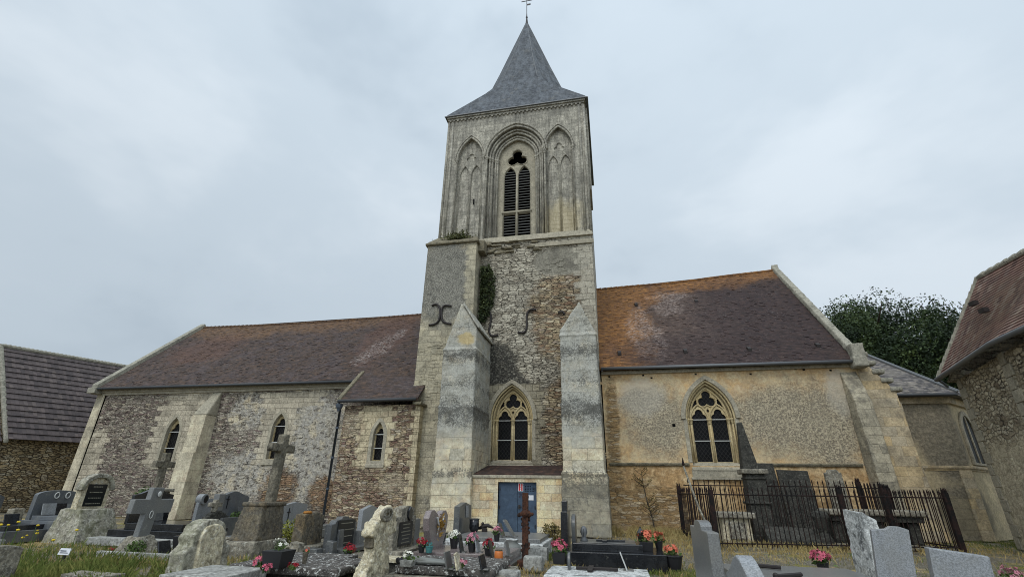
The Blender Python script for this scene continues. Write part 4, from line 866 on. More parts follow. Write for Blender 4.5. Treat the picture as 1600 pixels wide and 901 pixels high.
for a_, b_ in ((-.2, CX-1.2), (CX+1.2, 10.35)):
    s_ = MB(); s_.box(a_, b_, TY-.09, TY+.03, 2.82, 2.9); s_.box(a_, b_, TY-.05, TY+.03, 2.76, 2.82); rough(part(s_, 'string_course', M['ledge']), .035, .03)
ph = MB(); z_ = onY(1053, 664, TY); ph.box(z_.x-.07, z_.x+.07, TY+.012, TY+.03, z_.z-.07, z_.z+.07); part(ph, 'painted_putlog_hole', M['dark'])  # dark square on the wall paints the shade of a putlog hole
hl = MB()
for px, py in ((1087, 584), (1135, 578), (1173, 584), (1243, 576), (1256, 577), (1298, 578), (952, 588), (1005, 586), (1018, 590)):
    z_ = onY(px, py, TY); hl.box(z_.x-.05, z_.x+.05, TY+.012, TY+.03, z_.z-.04, z_.z+.04)
part(hl, 'painted_beam_holes', M['dark'])  # dark patches on the wall paint the shade of the beam holes
for px, py in ((994, 477), (1071, 550), (1171, 547), (1088, 472), (968, 553), (1278, 541), (1160, 466)):
    d = ray(px, py); # small ventilation tiles on the slope
    t = None
    for k in range(400):
        y = 23.3+6.7*k/400; p = onY(px, py, y)
        if p.z <= 7.32+(y-23.25)*1.06: break
    v_ = MB(); v_.hexa([(p.x-.1, y-.12, p.z-.08), (p.x+.1, y-.12, p.z-.08), (p.x+.1, y+.12, p.z+.18), (p.x-.1, y+.12, p.z+.18)], [(p.x-.07, y-.14, p.z+.06), (p.x+.07, y-.14, p.z+.06), (p.x+.09, y+.08, p.z+.2), (p.x-.09, y+.08, p.z+.2)]); part(v_, 'roof_vent', M['iron'])
ba = MB(); ba.prism([(TY+.03, 0), (22.65, 0), (22.75, 2.9), (22.95, 5.5), (TY+.03, 6.9)], 10.42, 11.1, 'x'); rough(part(ba, 'corner_buttress', M['oldash']), .07, .05)
bb = MB(); bb.prism([(11.15, 0), (12.75, 0), (12.55, 2.8), (12.45, 5.9), (11.9, 6.7), (11.15, 7.9)], TY+.0, 25.0); part(bb, 'corner_buttress', M['eastbut'], bevel=.03)
bb = MB()
for i in range(5): bb.box(11.2+i*.26, 11.75+i*.24, TY-.08, 24.9, 7.5-i*.4, 7.7-i*.4)
rough(part(bb, 'buttress_steps', M['coping']), .05, .04)
# --- apse
AE = [(11.2, 25.0), (15.05, 25.0), (17.25, 27.2), (17.25, 32.8), (15.0, 35.0), (11.2, 35.0)]
ap = MB(); ap.prism(AE, 0, 5.85, 'z'); part(ap, 'apse_wall', M['apse'])
cn = MB()
def outset(P_, d):
    c_ = Vector((12, 30)); return [(x+(d if x > 12 else 0)*(1 if x > 15 else .4), y-d if y < 30 else y+d) for x, y in P_]
cn.prism(outset(AE, .1), 5.55, 5.86, 'z'); part(cn, 'apse_cornice', M['eastbut'], bevel=.02)
cn = MB(); cn.prism(outset(AE, .07), 2.78, 2.9, 'z'); cn.prism(outset(AE, .03), 2.7, 2.78, 'z'); part(cn, 'string_course', M['eastbut'], bevel=.015)
pl = MB(); pl.box(12.5, 13.1, 24.7, 25.0, 0, 5.6); pl.box(14.6, 15.07, 24.93, 25.0, 0, 2.7); part(pl, 'pilaster', M['eastbut'], bevel=.02)
ar = MB(); E_ = outset(AE, .35); E_[0] = (11.3, E_[0][1]); E_[-1] = (11.3, E_[-1][1])
n_ = len(E_); ar.v = [(x, y, 5.84) for x, y in E_] + [(x, y, 5.98) for x, y in E_] + [(11.45, 30, 11.1), (11.45, 30, 5.84)]
for i in range(n_-1): ar.f += [(i, i+1, n_+i+1, n_+i), (n_+i, n_+i+1, 2*n_), (i+1, i, 2*n_+1)]
ar.f += [(n_, 2*n_, 2*n_+1, 0), (n_-1, 2*n_+1, 2*n_, 2*n_-1)]
apr = part(ar, 'apse_roof', M['t_apse'])
hp_ = MB()
for i in (1, 2): hp_.tube([(E_[i][0], E_[i][1], 6.0), (11.45, 30, 11.14)], .07, 6)
hp_.build('hip_flashing', M['zinc'], apr)
gt = MB(); gt.tube([(12.3, 24.6, 5.9), (15.25, 24.6, 5.88), (17.5, 26.8, 5.88)], .07, 8); part(gt, 'gutter', M['zincd'], smooth=True)
o_ = Vector((15.05, 25.0, 0)); dd = Vector((1, 1, 0)).normalized(); nv = Vector((1, -1, 0)).normalized()
fn = lambda p, a: tuple(o_ + dd*p[0] + nv*a + Vector((0, 0, p[1])))
wf = MB(); wf.prism(arch(1.55, .95, 4.3, 1.05, 2.95, 8), .0, .1, holes=[arch(1.55, .72, 4.3, .85, 3.05, 8)], fn=fn); wo = part(wf, 'window', M['limeg'], bevel=.02)
wf = MB(); wf.prism(arch(1.55, .72, 4.3, .85, 3.05, 8), .02, .04, fn=fn); wf.build('pane', M['glass'], wo)
wf = MB(); wf.prism([(1.5, 3.05), (1.6, 3.05), (1.6, 5.1), (1.5, 5.1)], .03, .08, fn=fn); wf.build('mullion', M['limeg'], wo)
# --- S-shaped wall anchors
def anchor(pts, y):
    mb = MB(); P_ = [onY(px, py, y) for px, py in pts]; P_ = [Vector((p.x, y, p.z)) for p in P_]
    Q = []
    for i in range(len(P_)-1):
        p0, p1, p2, p3 = P_[max(i-1, 0)], P_[i], P_[i+1], P_[min(i+2, len(P_)-1)]
        for k in range(4):
            t = k/4; Q.append(.5*((2*p1)+(p2-p0)*t+(2*p0-5*p1+4*p2-p3)*t*t+(3*p1-p0-3*p2+p3)*t**3))
    Q.append(P_[-1]); mb.tube(Q, .06, 6); part(mb, 'wall_anchor', M['iron'], smooth=True)
anchor([(755, 487), (765.5, 488.5), (767, 501), (764, 516), (768.5, 524.5), (778.5, 523)], TY-.05)
anchor([(837.7, 483.5), (827.6, 484), (823, 493), (823, 510), (819, 519), (809.7, 519)], TY-.05)
anchor([(674.6, 477), (683, 475.4), (687.5, 484), (686, 498.5), (680, 505.7), (670, 507.7)], 22.52)
anchor([(705, 478), (695, 477), (690, 484), (690.5, 498.5), (696, 504), (705, 506)], 22.52)
anchor([(872, 488), (879.5, 487), (882, 491)], TY-.05)
# ------------------------------------------------------------------ neighbouring buildings
def lerp(a, b, t): return Vector(a)*(1-t)+Vector(b)*t
def stepped(name, mat, A, B, Cc, D, rows, parent, lift=.05, thick=.04):   # eave A->B, ridge D->C
    m = MB(); A, B, Cc, D = map(Vector, (A, B, Cc, D)); nrm = (B-A).cross(D-A).normalized(); nrm = nrm if nrm.z > 0 else -nrm
    for r_ in range(rows):
        t0, t1 = r_/rows, (r_+1.12)/rows; n0 = nrm*lift; n1 = nrm*.0
        a, b, c_, d = lerp(A, D, t0), lerp(B, Cc, t0), lerp(B, Cc, min(1, t1)), lerp(A, D, min(1, t1))
        dn = -nrm*thick
        m.hexa([a+n0+dn, b+n0+dn, c_+dn, d+dn], [a+n0, b+n0, c_, d])
    return m.build(name, mat, parent)
barn = thing('barn', (-38, 28, 0), 'long low stone barn with a dark brown tiled roof, left of the church', 'barn')
bm_ = MB(); bm_.prism([(-36.3, 10), (-36.3, 34), (-46, 34), (-46, 10)], 0, 3.95, 'z'); bm_.build('wall', M['barnwall'], barn)
bm_ = MB(); bm_.prism([(-36.3, 3.9), (-40.6, 10.1), (-46, 3.9)], 22.9, 23.3); bm_.prism([(-36.3, 3.9), (-40.6, 10.1), (-46, 3.9)], 33.6, 34)
bm_.box(-36.8, -36.28, 10, 34, 3.9, 4.45); bm_.build('gable', M['barnwall'], barn)
e0, e1, g0_, g1 = Vector((-35.9, 22.4, 4.03)), Vector((-35.9, 26.4, 4.18)), Vector((-40, 23.2, 10.12)), Vector((-40, 31.1, 10.75))
def ext(a, b, y): t = (y-a.y)/(b.y-a.y); return a+(b-a)*t
ea, eb, ra, rb = ext(e0, e1, 22.8), ext(e0, e1, 34), ext(g0_, g1, 22.8), ext(g0_, g1, 34)
br = stepped('roof', M['barntile'], ea, eb, rb, ra, 17, barn, .07, .05)
bm_ = MB(); bm_.hexa([ra-Vector((0, 0, .15)), rb-Vector((0, 0, .15)), (-47, 34, 3.9), (-47, 22.8, 3.9)], [ra, rb, (-47, 34, 4.1), (-47, 22.8, 4.1)]); bm_.build('rear_slope', M['barntile'], br)
rt = MB(); k = 0
for k in range(42):
    a = lerp(ra, rb, k/42); b = lerp(ra, rb, (k+.95)/42); rt.tube([a, b+Vector((0, 0, .03))], [.13, .16], 8)
rt.build('ridge_tiles', M['coping'], br)
cpm = MB(); U = Vector((0, 0, .3)); s0, s1 = ext(e0, e1, 22.9)-Vector((.0, 0, .3)), ext(g0_, g1, 22.9)-Vector((0, 0, .1))
W_ = Vector((0, -.28, 0)); cpm.hexa([s0+W_, s0, s1, s1+W_], [s0+W_+U, s0+U, s1+U, s1+W_+U]); rough(cpm.build('gable_coping', M['coping'], barn), .06, .04)
ea2, eb2, ra2, rb2 = ext(e0, e1, 12), ext(e0, e1, 22.5), ext(g0_, g1, 12), ext(g0_, g1, 22.5); dz_ = Vector((0, 0, -.15))
stepped('roof', M['barntile'], ea2+dz_, eb2+dz_, rb2+dz_, ra2+dz_, 17, barn, .07, .05)
hole = MB(); hole.box(-36.36, -36.2, 22.3, 23.1, 1.75, 1.95); ho = hole.build('window', M['dark'], barn)  # dark block on the wall paints the shade of the window opening
hole = MB(); hole.box(-36.45, -36.2, 22.1, 23.3, 1.95, 2.25); hole.box(-36.42, -36.2, 22.0, 23.4, 1.55, 1.75); hole.build('frame', M['oldbrown'], ho)

chapel = thing('chapel', (13, 18, 0), 'rubble stone building with brown tiled roof and grey gutter at the right edge', 'building')
CW = [(13.8, 21.9), (12.45, 16.9), (12.0, 11.0), (21, 11.0), (21, 21.9)]
m = MB(); m.prism(CW, 0, 5.95, 'z'); m.build('wall', M['chapwall'], chapel)
qs = [MB(), MB()]
for i in range(15):
    z0 = i*.4; wd = .62 if i % 2 else .4
    d1 = (Vector((12.45, 16.9, 0))-Vector((13.8, 21.9, 0))).normalized(); nn = Vector((-1, .26, 0)).normalized()*.035
    for m, base in ((qs[0], Vector((13.8, 21.9, 0))), (qs[1], Vector((12.7, 17.9, 0)))):
        a = base+nn; b = a+d1*wd; q = Vector((.2, 0, 0)); m.hexa([a+Vector((0, 0, z0)), b+Vector((0, 0, z0)), b+q+Vector((0, 0, z0)), a+q+Vector((0, 0, z0))], [a+Vector((0, 0, z0+.385)), b+Vector((0, 0, z0+.385)), b+q+Vector((0, 0, z0+.385)), a+q+Vector((0, 0, z0+.385))])
for m in qs: m.build('quoins', M['limeg'], chapel, bevel=.015)
EA, EB, EC = Vector((13.36, 22.15, 6.1)), Vector((11.9, 16.75, 6.1)), Vector((11.4, 11.0, 6.1)); RA, RB, RC = Vector((15.36, 21.0, 10.0)), Vector((15.6, 17.0, 10.0)), Vector((15.75, 11, 10.0))
cr1 = stepped('roof', M['chaptile'], EA, EB, RB, RA, 30, chapel, .035, .04); stepped('roof', M['chaptile'], EB, EC, RC, RB, 30, chapel, .035, .04)
m = MB(); m.hexa([RA-Vector((0, 0, .1)), RC-Vector((0, 0, .1)), (20.5, 11, 6), (18.5, 22, 6)], [RA, RC, (20.5, 11, 6.1), (18.5, 22, 6.1)]); m.build('rear_slope', M['chaptile'], cr1)
m = MB(); m.add([(13.5, 22.0, 5.9), (18.5, 21.9, 5.9), (15.36, 20.9, 9.95), (13.5, 21.8, 5.9), (18.5, 21.7, 5.9), (15.36, 20.7, 9.95)], [(0, 1, 2), (5, 4, 3), (0, 2, 5, 3), (1, 4, 5, 2)]); m.build('gable', M['chapwall'], chapel)
m = MB()
for k in range(26): a = lerp(RA, RC, k/26); b = lerp(RA, RC, (k+.95)/26); m.tube([a, b+Vector((0, 0, .02))], [.10, .13], 8)
for k in range(14): a = lerp(EA, RA, k/14); b = lerp(EA, RA, (k+.95)/14); m.tube([a+Vector((0, .05, .03)), b+Vector((0, .05, .05))], [.07, .09], 6)
m.build('ridge_tiles', M['coping'], cr1)
m = MB(); o1 = Vector((-.1, 0, -.04)); m.tube([EA+o1, EB+o1, EC+o1], .085, 10); gto = m.build('gutter', M['zinc'], chapel, smooth=True)
m = MB(); m.tube([EA+Vector((-.05, -.1, -.1)), EA+Vector((.2, -.05, -.35))], .05, 8); m.build('gutter_outlet', M['zinc'], gto)
for px, py in ((1525, 476), (1541, 487)):
    v = MB(); best = min((abs((onX(px, py, 11.8+.02*k).z) - (6.1+(11.8+.02*k-12.45)*1.3)), 11.8+.02*k) for k in range(150)); p = onX(px, py, best[1])
    v.box(p.x-.15, p.x+.02, p.y-.14, p.y+.14, p.z-.02, p.z+.14); v.build('roof_vent', M['iron'], chapel)

# ------------------------------------------------------------------ plants
def leaf_quads(mb, pts, size, rng, up=.3):
    for p in pts:
        a = Vector((rng.gauss(0, 1), rng.gauss(0, 1), rng.gauss(0, 1)+up)).normalized(); b = a.orthogonal().normalized(); b = Matrix.Rotation(rng.uniform(0, 6.28), 3, a) @ b; c_ = a.cross(b)
        s = size*rng.uniform(.6, 1.3); p = Vector(p)
        mb.add([p-b*s, p-c_*s*.55, p+b*s, p+c_*s*.55], [(0, 1, 2, 3)])
def tree(name, x, y, h, r, label, seed, sq=1.0, nclump=46, nleaf=420):
    rng = random.Random(seed); t = thing(name, (x, y, 0), label, 'tree', None)
    tr = MB(); tr.tube([(x, y, -.3), (x+.1, y, h*.2), (x, y+.2, h*.45), (x+.3, y, h*.72), (x+.2, y, h*.88)], [.75, .5, .4, .26, .06], 10)
    for k in range(16):
        a = rng.uniform(0, 6.28); z0 = h*rng.uniform(.3, .7); L_ = r*rng.uniform(.6, .95)
        tr.tube([(x, y, z0), (x+math.cos(a)*L_*.5, y+math.sin(a)*L_*.5, z0+L_*.3), (x+math.cos(a)*L_, y+math.sin(a)*L_, z0+L_*.5)], [.2, .12, .03], 6)
    tr.build('trunk', M['bark'], t)
    cr = MB(); zc = h*.60; rz = h*.40
    for k in range(nclump):
        while True:
            v = Vector((rng.uniform(-1, 1), rng.uniform(-1, 1), rng.uniform(-1, 1)))
            if .25 < v.length < 1 and sphere_noise(v.x*1.9, v.y*1.9, v.z*1.9+seed) > -.16: break
        c_ = Vector((x+v.x*r*.82, y+v.y*r*.82, zc+v.z*rz*.84)); cr_r = r*rng.uniform(.12, .26)
        pts = []
        for i in range(nleaf):
            u_ = Vector((rng.gauss(0, 1), rng.gauss(0, 1), rng.gauss(0, 1)*.75)).normalized()*cr_r*(rng.random()**.35)
            pts.append(c_+u_)
        leaf_quads(cr, pts, .125, rng, .6)
    cr.build('crown', M['tree'], t, fixn=False)
    return t
tree('broadleaf_tree', 25.6, 50.5, 20.4, 9.6, 'big dark green tree rising behind the apse', 3, 1, 210, 700)
tree('broadleaf_tree', 34.0, 50, 17.2, 6.6, 'smaller dark tree between the big tree and the right-hand building', 5, 1, 95, 620)

def ivy(name, label, pts_fn, n, size, mat, seed, stems=None, cat='ivy'):
    rng = random.Random(seed); mb = MB(); leaf_quads(mb, [pts_fn(rng) for _ in range(n)], size, rng)
    t = thing(name, tuple(pts_fn(rng)), label, cat); mb.build('leaves', mat, t, fixn=False)
    if stems: s = MB(); [s.tube(p, r_, 5) for p, r_ in stems]; s.build('stem', M['bark'], t)
    return t
def ivy_tower(rng):
    t = rng.random()**.9; z = 10.1+t*3.4; wv = .25+.75*math.sin(math.pi*min(1, (1-t)*.9+.12))*(.6+.5*sphere_noise(z*2.3, 1, 2))
    return (-6.75+rng.random()**1.4*wv*1.25, 23.55-abs(rng.gauss(0, .16)), z+rng.gauss(0, .08))
ivy('ivy', 'dark ivy clump climbing the angle between turret and tower', ivy_tower, 2600, .07, M['ivy'], 11, [([(-6.8, 23.5, 9.3), (-6.6, 23.5, 10.5), (-6.5, 23.5, 12), (-6.4, 23.5, 13.3)], .04)])
ivy('wall_plant', 'shaggy tuft of plants growing on the turret cap', lambda g_: (-8.25+g_.gauss(0, .38), 23.0+g_.gauss(0, .15), 15.25+abs(g_.gauss(0, .22))), 900, .07, M['capplant'], 12, [([(-8.2, 23.0, 15.0), (-8.3, 22.9, 15.6)], .02)], 'plant')
# bare shrub against the chancel wall
rng = random.Random(21); sh_t = thing('shrub', (1.45, 23.0, 0), 'thin half-dead shrub growing up the ochre chancel wall', 'shrub')
sb = MB(); lf = MB(); lp = []
trunk = [(1.55, 23.0, 0), (1.5, 23.1, .6), (1.35, 23.2, 1.2), (1.25, 23.3, 1.9), (1.2, 23.35, 2.6)]
sb.tube(trunk, [.035, .03, .025, .018, .006], 6)
for k in range(26):
    t = rng.uniform(.25, .98)*4; i = int(t); i = min(i, 3); p = lerp(trunk[i], trunk[i+1], t-i); a = rng.choice((-1, 1)); L_ = rng.uniform(.2, .55)
    q = p+Vector((a*L_*.7, rng.uniform(-.2, .05), L_*.5)); r_ = q+Vector((a*.1, 0, .15)); sb.tube([p, q, r_], [.012, .008, .003], 4)
    for _ in range(16): lp.append(lerp(p, r_, rng.random())+Vector((rng.gauss(0, .04), rng.gauss(0, .04), rng.gauss(0, .04))))
sb.build('stem', M['bark'], sh_t); leaf_quads(lf, lp, .035, rng); lf.build('leaves', M['dryleaf'], sh_t, fixn=False)

# ------------------------------------------------------------------ graves: helpers
def shape(kind, w_, h):
    a = w_/2
    if kind == 'rect': return [(-a, 0), (a, 0), (a, h), (-a, h)]
    if kind == 'arch': return [(-a, 0), (a, 0)] + arc_pts(0, a, h-a*.9, a*.9, 8)
    if kind == 'point': return [(-a, 0), (a, 0)] + arc_pts(0, a, h-a*1.15, a*1.15, 8)
    if kind == 'seg': return [(-a, 0), (a, 0)] + [(a*math.cos(math.pi*i/14), h-.22*a+.22*a*math.sin(math.pi*i/14)) for i in range(15)]
    if kind == 'pedi': return [(-a, 0), (a, 0), (a, h*.88), (0, h), (-a, h*.88)]
    if kind == 'wave': return [(-a, 0), (a, 0)] + [(a-2*a*i/16, h-.05-.0*i+.07*math.cos(2*math.pi*(i/16-.5))-.06*abs(i/8-1)) for i in range(17)]
    if kind == 'cap': return [(-a, 0), (a, 0), (a, h*.78), (a*.78, h*.80), (a*.66, h*.9), (a*.3, h*.93), (a*.25, h), (-a*.25, h), (-a*.3, h*.93), (-a*.66, h*.9), (-a*.78, h*.80), (-a, h*.78)]
    if kind == 'scroll': return [(-a, 0), (a, 0), (a*.92, h*.35), (a*.98, h*.5), (a*.7, h*.6), (a*.72, h*.78)] + [(a*.62*math.cos(math.pi*i/10), h*.78+h*.22*math.sin(math.pi*i/10)) for i in range(11)] + [(-a*.72, h*.78), (-a*.7, h*.6), (-a*.98, h*.5), (-a*.92, h*.35)]
    if kind == 'slant': return [(-a, 0), (a, 0), (a, h*.86), (a*.2, h), (-a, h*.93)]
    if kind == 'ogee': return [(-a, 0), (a, 0), (a, h*.8)] + [(a*(1-i/6)*.98, h*.8+h*.17*(i/6)**1.6) for i in range(6)] + [(0, h)] + [(-a*(i/6)*.98, h*.8+h*.17*(1-i/6)**1.6) for i in range(1, 7)] + [(-a, h*.8)]
def upright(name, mat, X, Yc, w_, z0, h, th, kind, parent, lean=0, yaw=0, bevel=.01, rgh=None, flip=False, label=None, pts=None):
    """a slab standing in a plane of constant X (its face looks along X)"""
    m = MB(); P_ = pts or shape(kind, w_, h)
    if flip: P_ = [(-a, b) for a, b in reversed(P_)]
    ca, sa = math.cos(yaw), math.sin(yaw); tl = math.tan(lean)
    def fn(p, a):
        lx, ly = a, p[0]; return (X+lx*ca-ly*sa + tl*p[1], Yc+lx*sa+ly*ca, z0+p[1])
    m.prism(P_, -th/2, th/2, fn=fn); o = m.build(name, mat, parent, bevel=0 if rgh else bevel, label=label)
    if rgh: rough(o, rgh[0], rgh[1])
    return o
def slab(name, mat, x0, x1, y0, y1, z0, z1, parent, bevel=.012, rgh=None):
    m = MB(); m.box(x0, x1, y0, y1, z0, z1); o = m.build(name, mat, parent, bevel=0 if rgh else bevel)
    if rgh: rough(o, rgh[0], rgh[1])
    return o
def panel(name, mat, X, Yc, w_, z0, h, side, parent, letters=None, yaw=0, oval=False):
    m = MB()
    P_ = [(w_/2*math.cos(a*math.pi/8), h/2+h/2*math.sin(a*math.pi/8)) for a in range(16)] if oval else [(-w_/2, 0), (w_/2, 0), (w_/2, h), (-w_/2, h)]
    ca, sa = math.cos(yaw), math.sin(yaw)
    fn = lambda p, a: (X+a*ca-p[0]*sa, Yc+a*sa+p[0]*ca, z0+p[1])
    m.prism(P_, 0, side*.012, fn=fn); o = m.build(name, mat, parent, bevel=.003)
    if letters:
        l = MB(); rr = random.Random(int(abs(X*37+Yc*11)))
        for r_ in range(letters):
            zz = h*(.86-.76*r_/max(letters-1, 1)) ; L_ = w_*rr.uniform(.45, .8); y = -L_/2
            while y < L_/2:
                q = rr.uniform(.02, .05); l.prism([(y, zz), (y+q, zz), (y+q, zz+.022), (y, zz+.022)], side*.013, side*.015, fn=fn); y += q+.016
        l.build('engraving', M['gold'], o)
    return o
def cross_pts(w_, h, t, arm=.68):   # latin cross outline
    a = t/2; z1 = h*arm-t/2; z2 = h*arm+t/2; b = w_/2
    return [(-a, 0), (a, 0), (a, z1), (b, z1), (b, z2), (a, z2), (a, h), (-a, h), (-a, z2), (-b, z2), (-b, z1), (-a, z1)]
def flowers(mb_p, mb_l, c_, r, n, rng, size=.045, h=1.0):
    c_ = Vector(c_)
    n = int(n*.75)
    for k in range(n):
        d = Vector((rng.gauss(0, 1), rng.gauss(0, 1), abs(rng.gauss(0, .9))*h+.1)).normalized(); p = c_+d*r*rng.uniform(.65, 1.05)
        a = d.orthogonal().normalized(); b = d.cross(a); s = size*rng.uniform(.7, 1.2)
        for j in range(6):
            q = 2*math.pi*j/6+rng.uniform(-.2, .2); u_ = a*math.cos(q)+b*math.sin(q); v_ = a*math.cos(q+.5)+b*math.sin(q+.5); w2 = a*math.cos(q-.5)+b*math.sin(q-.5)
            mb_p.add([p, p+v_*s*.7+d*s*.25, p+u_*s*1.15+d*s*.15, p+w2*s*.7+d*s*.25], [(0, 1, 2, 3)])
        for j in range(4):
            q = rng.uniform(0, 6.28); u_ = a*math.cos(q)+b*math.sin(q); mb_p.add([p+d*s*.1, p+d*s*.7+u_*s*.4, p+d*s*.8-u_*s*.1], [(0, 1, 2)])
        mb_l.tube([c_-Vector((0, 0, r*.5)), p-d*.01], .004, 4, cap=False)
    leaf_quads(mb_l, [c_+Vector((rng.gauss(0, r*.5), rng.gauss(0, r*.5), rng.uniform(-.5, .3)*r)) for _ in range(n*2)], size*.9, rng)
NF = [0]
def bouquet(px, py, z, r, n, pmat, label, pot='pot', potmat=None, pr=.09, ph=.14, size=.045, group=None, sq=False, lift=None, dist=None):
    """pot of artificial flowers whose pot stands at the ground or slab point seen at px, py"""
    NF[0] += 1; rng = random.Random(100+NF[0]); p = dist if dist is not None else onZ(px, py, z); x, y = p.x, p.y
    t = thing('flower_pot' if pot else 'flower_bunch', (x, y, z), label, 'flowers', group)
    if pot:
        m = MB()
        if sq: m.hexa([(x-pr*.8, y-pr*.8, z), (x+pr*.8, y-pr*.8, z), (x+pr*.8, y+pr*.8, z), (x-pr*.8, y+pr*.8, z)], [(x-pr, y-pr, z+ph), (x+pr, y-pr, z+ph), (x+pr, y+pr, z+ph), (x-pr, y+pr, z+ph)])
        else: m.rev([(pr*.7, 0), (pr*.85, ph*.4), (pr, ph*.9), (pr*1.08, ph*.92), (pr*1.08, ph), (pr*.8, ph)], (x, y, z), 12)
        m.build('pot', potmat or M['potdark'], t, bevel=.004)
    fp, fl = MB(), MB(); zz = z+(ph if pot else 0)+r*(.35 if lift is None else lift); flowers(fp, fl, (x, y, zz), r, n, rng, size)
    fp.build('blossoms', pmat, t, fixn=False); fl.build('leaves', M['leaf'], t, fixn=False)
    return t
# ------------------------------------------------------------------ graves
def grave(loc, label, group=None, cat='grave', name='grave'): return thing(name, loc, label, cat, group)
# far left: black tomb with clutter
t = grave((-20, 12.9, 0), 'dark granite tomb with low headstone and stepped slab at the left edge')
upright('headstone', M['gmid'], -20.6, 12.9, 1.5, .5, .82, .14, 'seg', t); slab('base', M['gmid'], -20.8, -17.6, 12.0, 13.6, 0, .32, t); slab('ledger', M['gdark'], -20.4, -17.8, 12.15, 13.45, .32, .46, t); slab('kerb', M['concrete'], -20.9, -17.3, 11.7, 11.95, 0, .14, t)
for i, (x, y, w_, h, mt, lb) in enumerate(((-19.4, 12.6, .35, .3, 'glight', 'small pale marble memorial plaque leaning on the left-edge dark tomb'), (-18.9, 13.0, .42, .26, 'gdark', 'black memorial plaque on the left-edge dark tomb'))):
    p = thing('memorial_plaque', (x, y, .46), lb, 'plaque'); upright('plate', M[mt], x, y, w_, .47, h, .03, 'rect', p, lean=-.3); slab('foot', M['gdark'], x-.08, x+.08, y-.12, y+.12, .455, .48, p)
# grey wide headstone with two ring emblems
t = grave((-18.6, 14.0, 0), 'wide blue-grey headstone with two ring emblems, left of the arched stele')
upright('headstone', M['gblue'], -18.7, 13.95, 1.35, .45, .98, .16, 'seg', t); slab('base', M['gblue'], -18.9, -16.9, 13.2, 14.7, 0, .55, t); slab('ledger', M['gblue'], -18.55, -16.95, 13.28, 14.62, .55, .68, t)
for y in (13.85, 14.2): 
    r_ = MB(); pts = [(-18.6, y+.07*math.cos(a*math.pi/8), 1.27+.09*math.sin(a*math.pi/8)) for a in range(17)]; r_.tube(pts, .018, 5); r_.build('ring_emblem', M['bar'], t)
for i, (y, w_, h, mt, lb) in enumerate(((13.6, .42, .34, 'glight', 'pale grey memorial plaque on the tomb with ring emblems'), (13.98, .3, .34, 'gdark', 'black memorial plaque in the middle of the tomb with ring emblems'), (14.35, .4, .32, 'ggrey', 'grey memorial plaque at the right end of the tomb with ring emblems'))):
    p = thing('memorial_plaque', (-18.3, y, .68), lb, 'plaque'); upright('plate', M[mt], -18.35, y, w_, .69, h, .03, 'rect', p, lean=-.25); slab('foot', M['gdark'], -18.45, -18.25, y-.1, y+.1, .675, .70, p)
# arched stele with black plaque
t = grave((-16.6, 13.6, 0), 'old stone stele with arched hood and black inscribed plaque standing on a rough block', cat='gravestone', name='gravestone')
upright('headstone', M['oldpale'], -16.9, 13.65, .92, .85, 1.05, .22, 'arch', t, bevel=.02); upright('hood', M['oldmoss'], -16.86, 13.65, 1.12, 1.45, .55, .3, 'arch', t, rgh=(.03, .03), pts=arc_pts(0, .56, 0, .52, 8)+list(reversed(arc_pts(0, .42, 0, .38, 8))))
panel('plaque', M['plaque'], -16.78, 13.65, .62, .98, .66, 1, t, 4)
m = MB(); m.hexa([(-17.4, 12.95, -.05), (-16.1, 12.95, -.05), (-16.1, 14.4, -.05), (-17.4, 14.4, -.05)], [(-17.25, 13.1, .9), (-16.45, 13.1, .9), (-16.45, 14.2, .9), (-17.25, 14.2, .9)]); rough(m.build('plinth', M['oldmoss'], t), .05, .08)
# old cross against the nave
def stone_cross(loc, label, X, Yc, z0, w_, h, t_, th, mat, lean=0, side_lean=0, rgh=(.03, .02), arm=.68, parent=None, yaw=0):
    tt = parent or thing('stone_cross', loc, label, 'cross'); P_ = [(a+math.tan(side_lean)*b, b) for a, b in cross_pts(w_, h, t_, arm)]
    upright('cross', mat, X, Yc, w_, z0, h, th, 'rect', tt, lean=lean, pts=P_, rgh=rgh, yaw=yaw); return tt
t = stone_cross((-17.5, 16.4, 0), 'thin old stone cross standing in front of the first lancet window from the left', -17.5, 16.55, 1.5, .9, 1.32, .24, .2, M['olddusk'])
slab('pedestal', M['oldbrown'], -17.8, -17.2, 16.2, 16.9, 0, 1.45, t, rgh=(.05, .04)); slab('cap', M['old'], -17.9, -17.1, 16.1, 17.0, 1.4, 1.52, t, rgh=(.04, .03))
# black granite tomb
t = grave((-14, 14.2, 0), 'polished black granite tomb behind the grey cross with a wide black headstone')
upright('headstone', M['gdark'], -15.1, 14.25, 1.45, .5, 1.02, .12, 'wave', t); slab('base', M['gdark'], -15.3, -12.6, 13.2, 15.0, 0, .38, t); slab('ledger', M['gdark'], -14.9, -12.8, 13.35, 14.85, .38, .56, t); slab('kerb', M['concrete'], -15.4, -12.4, 12.7, 13.1, 0, .2, t)
p = thing('memorial_plaque', (-14.8, 14.3, .56), 'grey heart-shaped plaque on the black tomb behind the grey cross', 'plaque'); upright('plate', M['gmid'], -14.85, 14.4, .4, .57, .36, .03, 'seg', p, lean=-.25); slab('foot', M['gdark'], -14.95, -14.75, 14.3, 14.5, .555, .58, p)
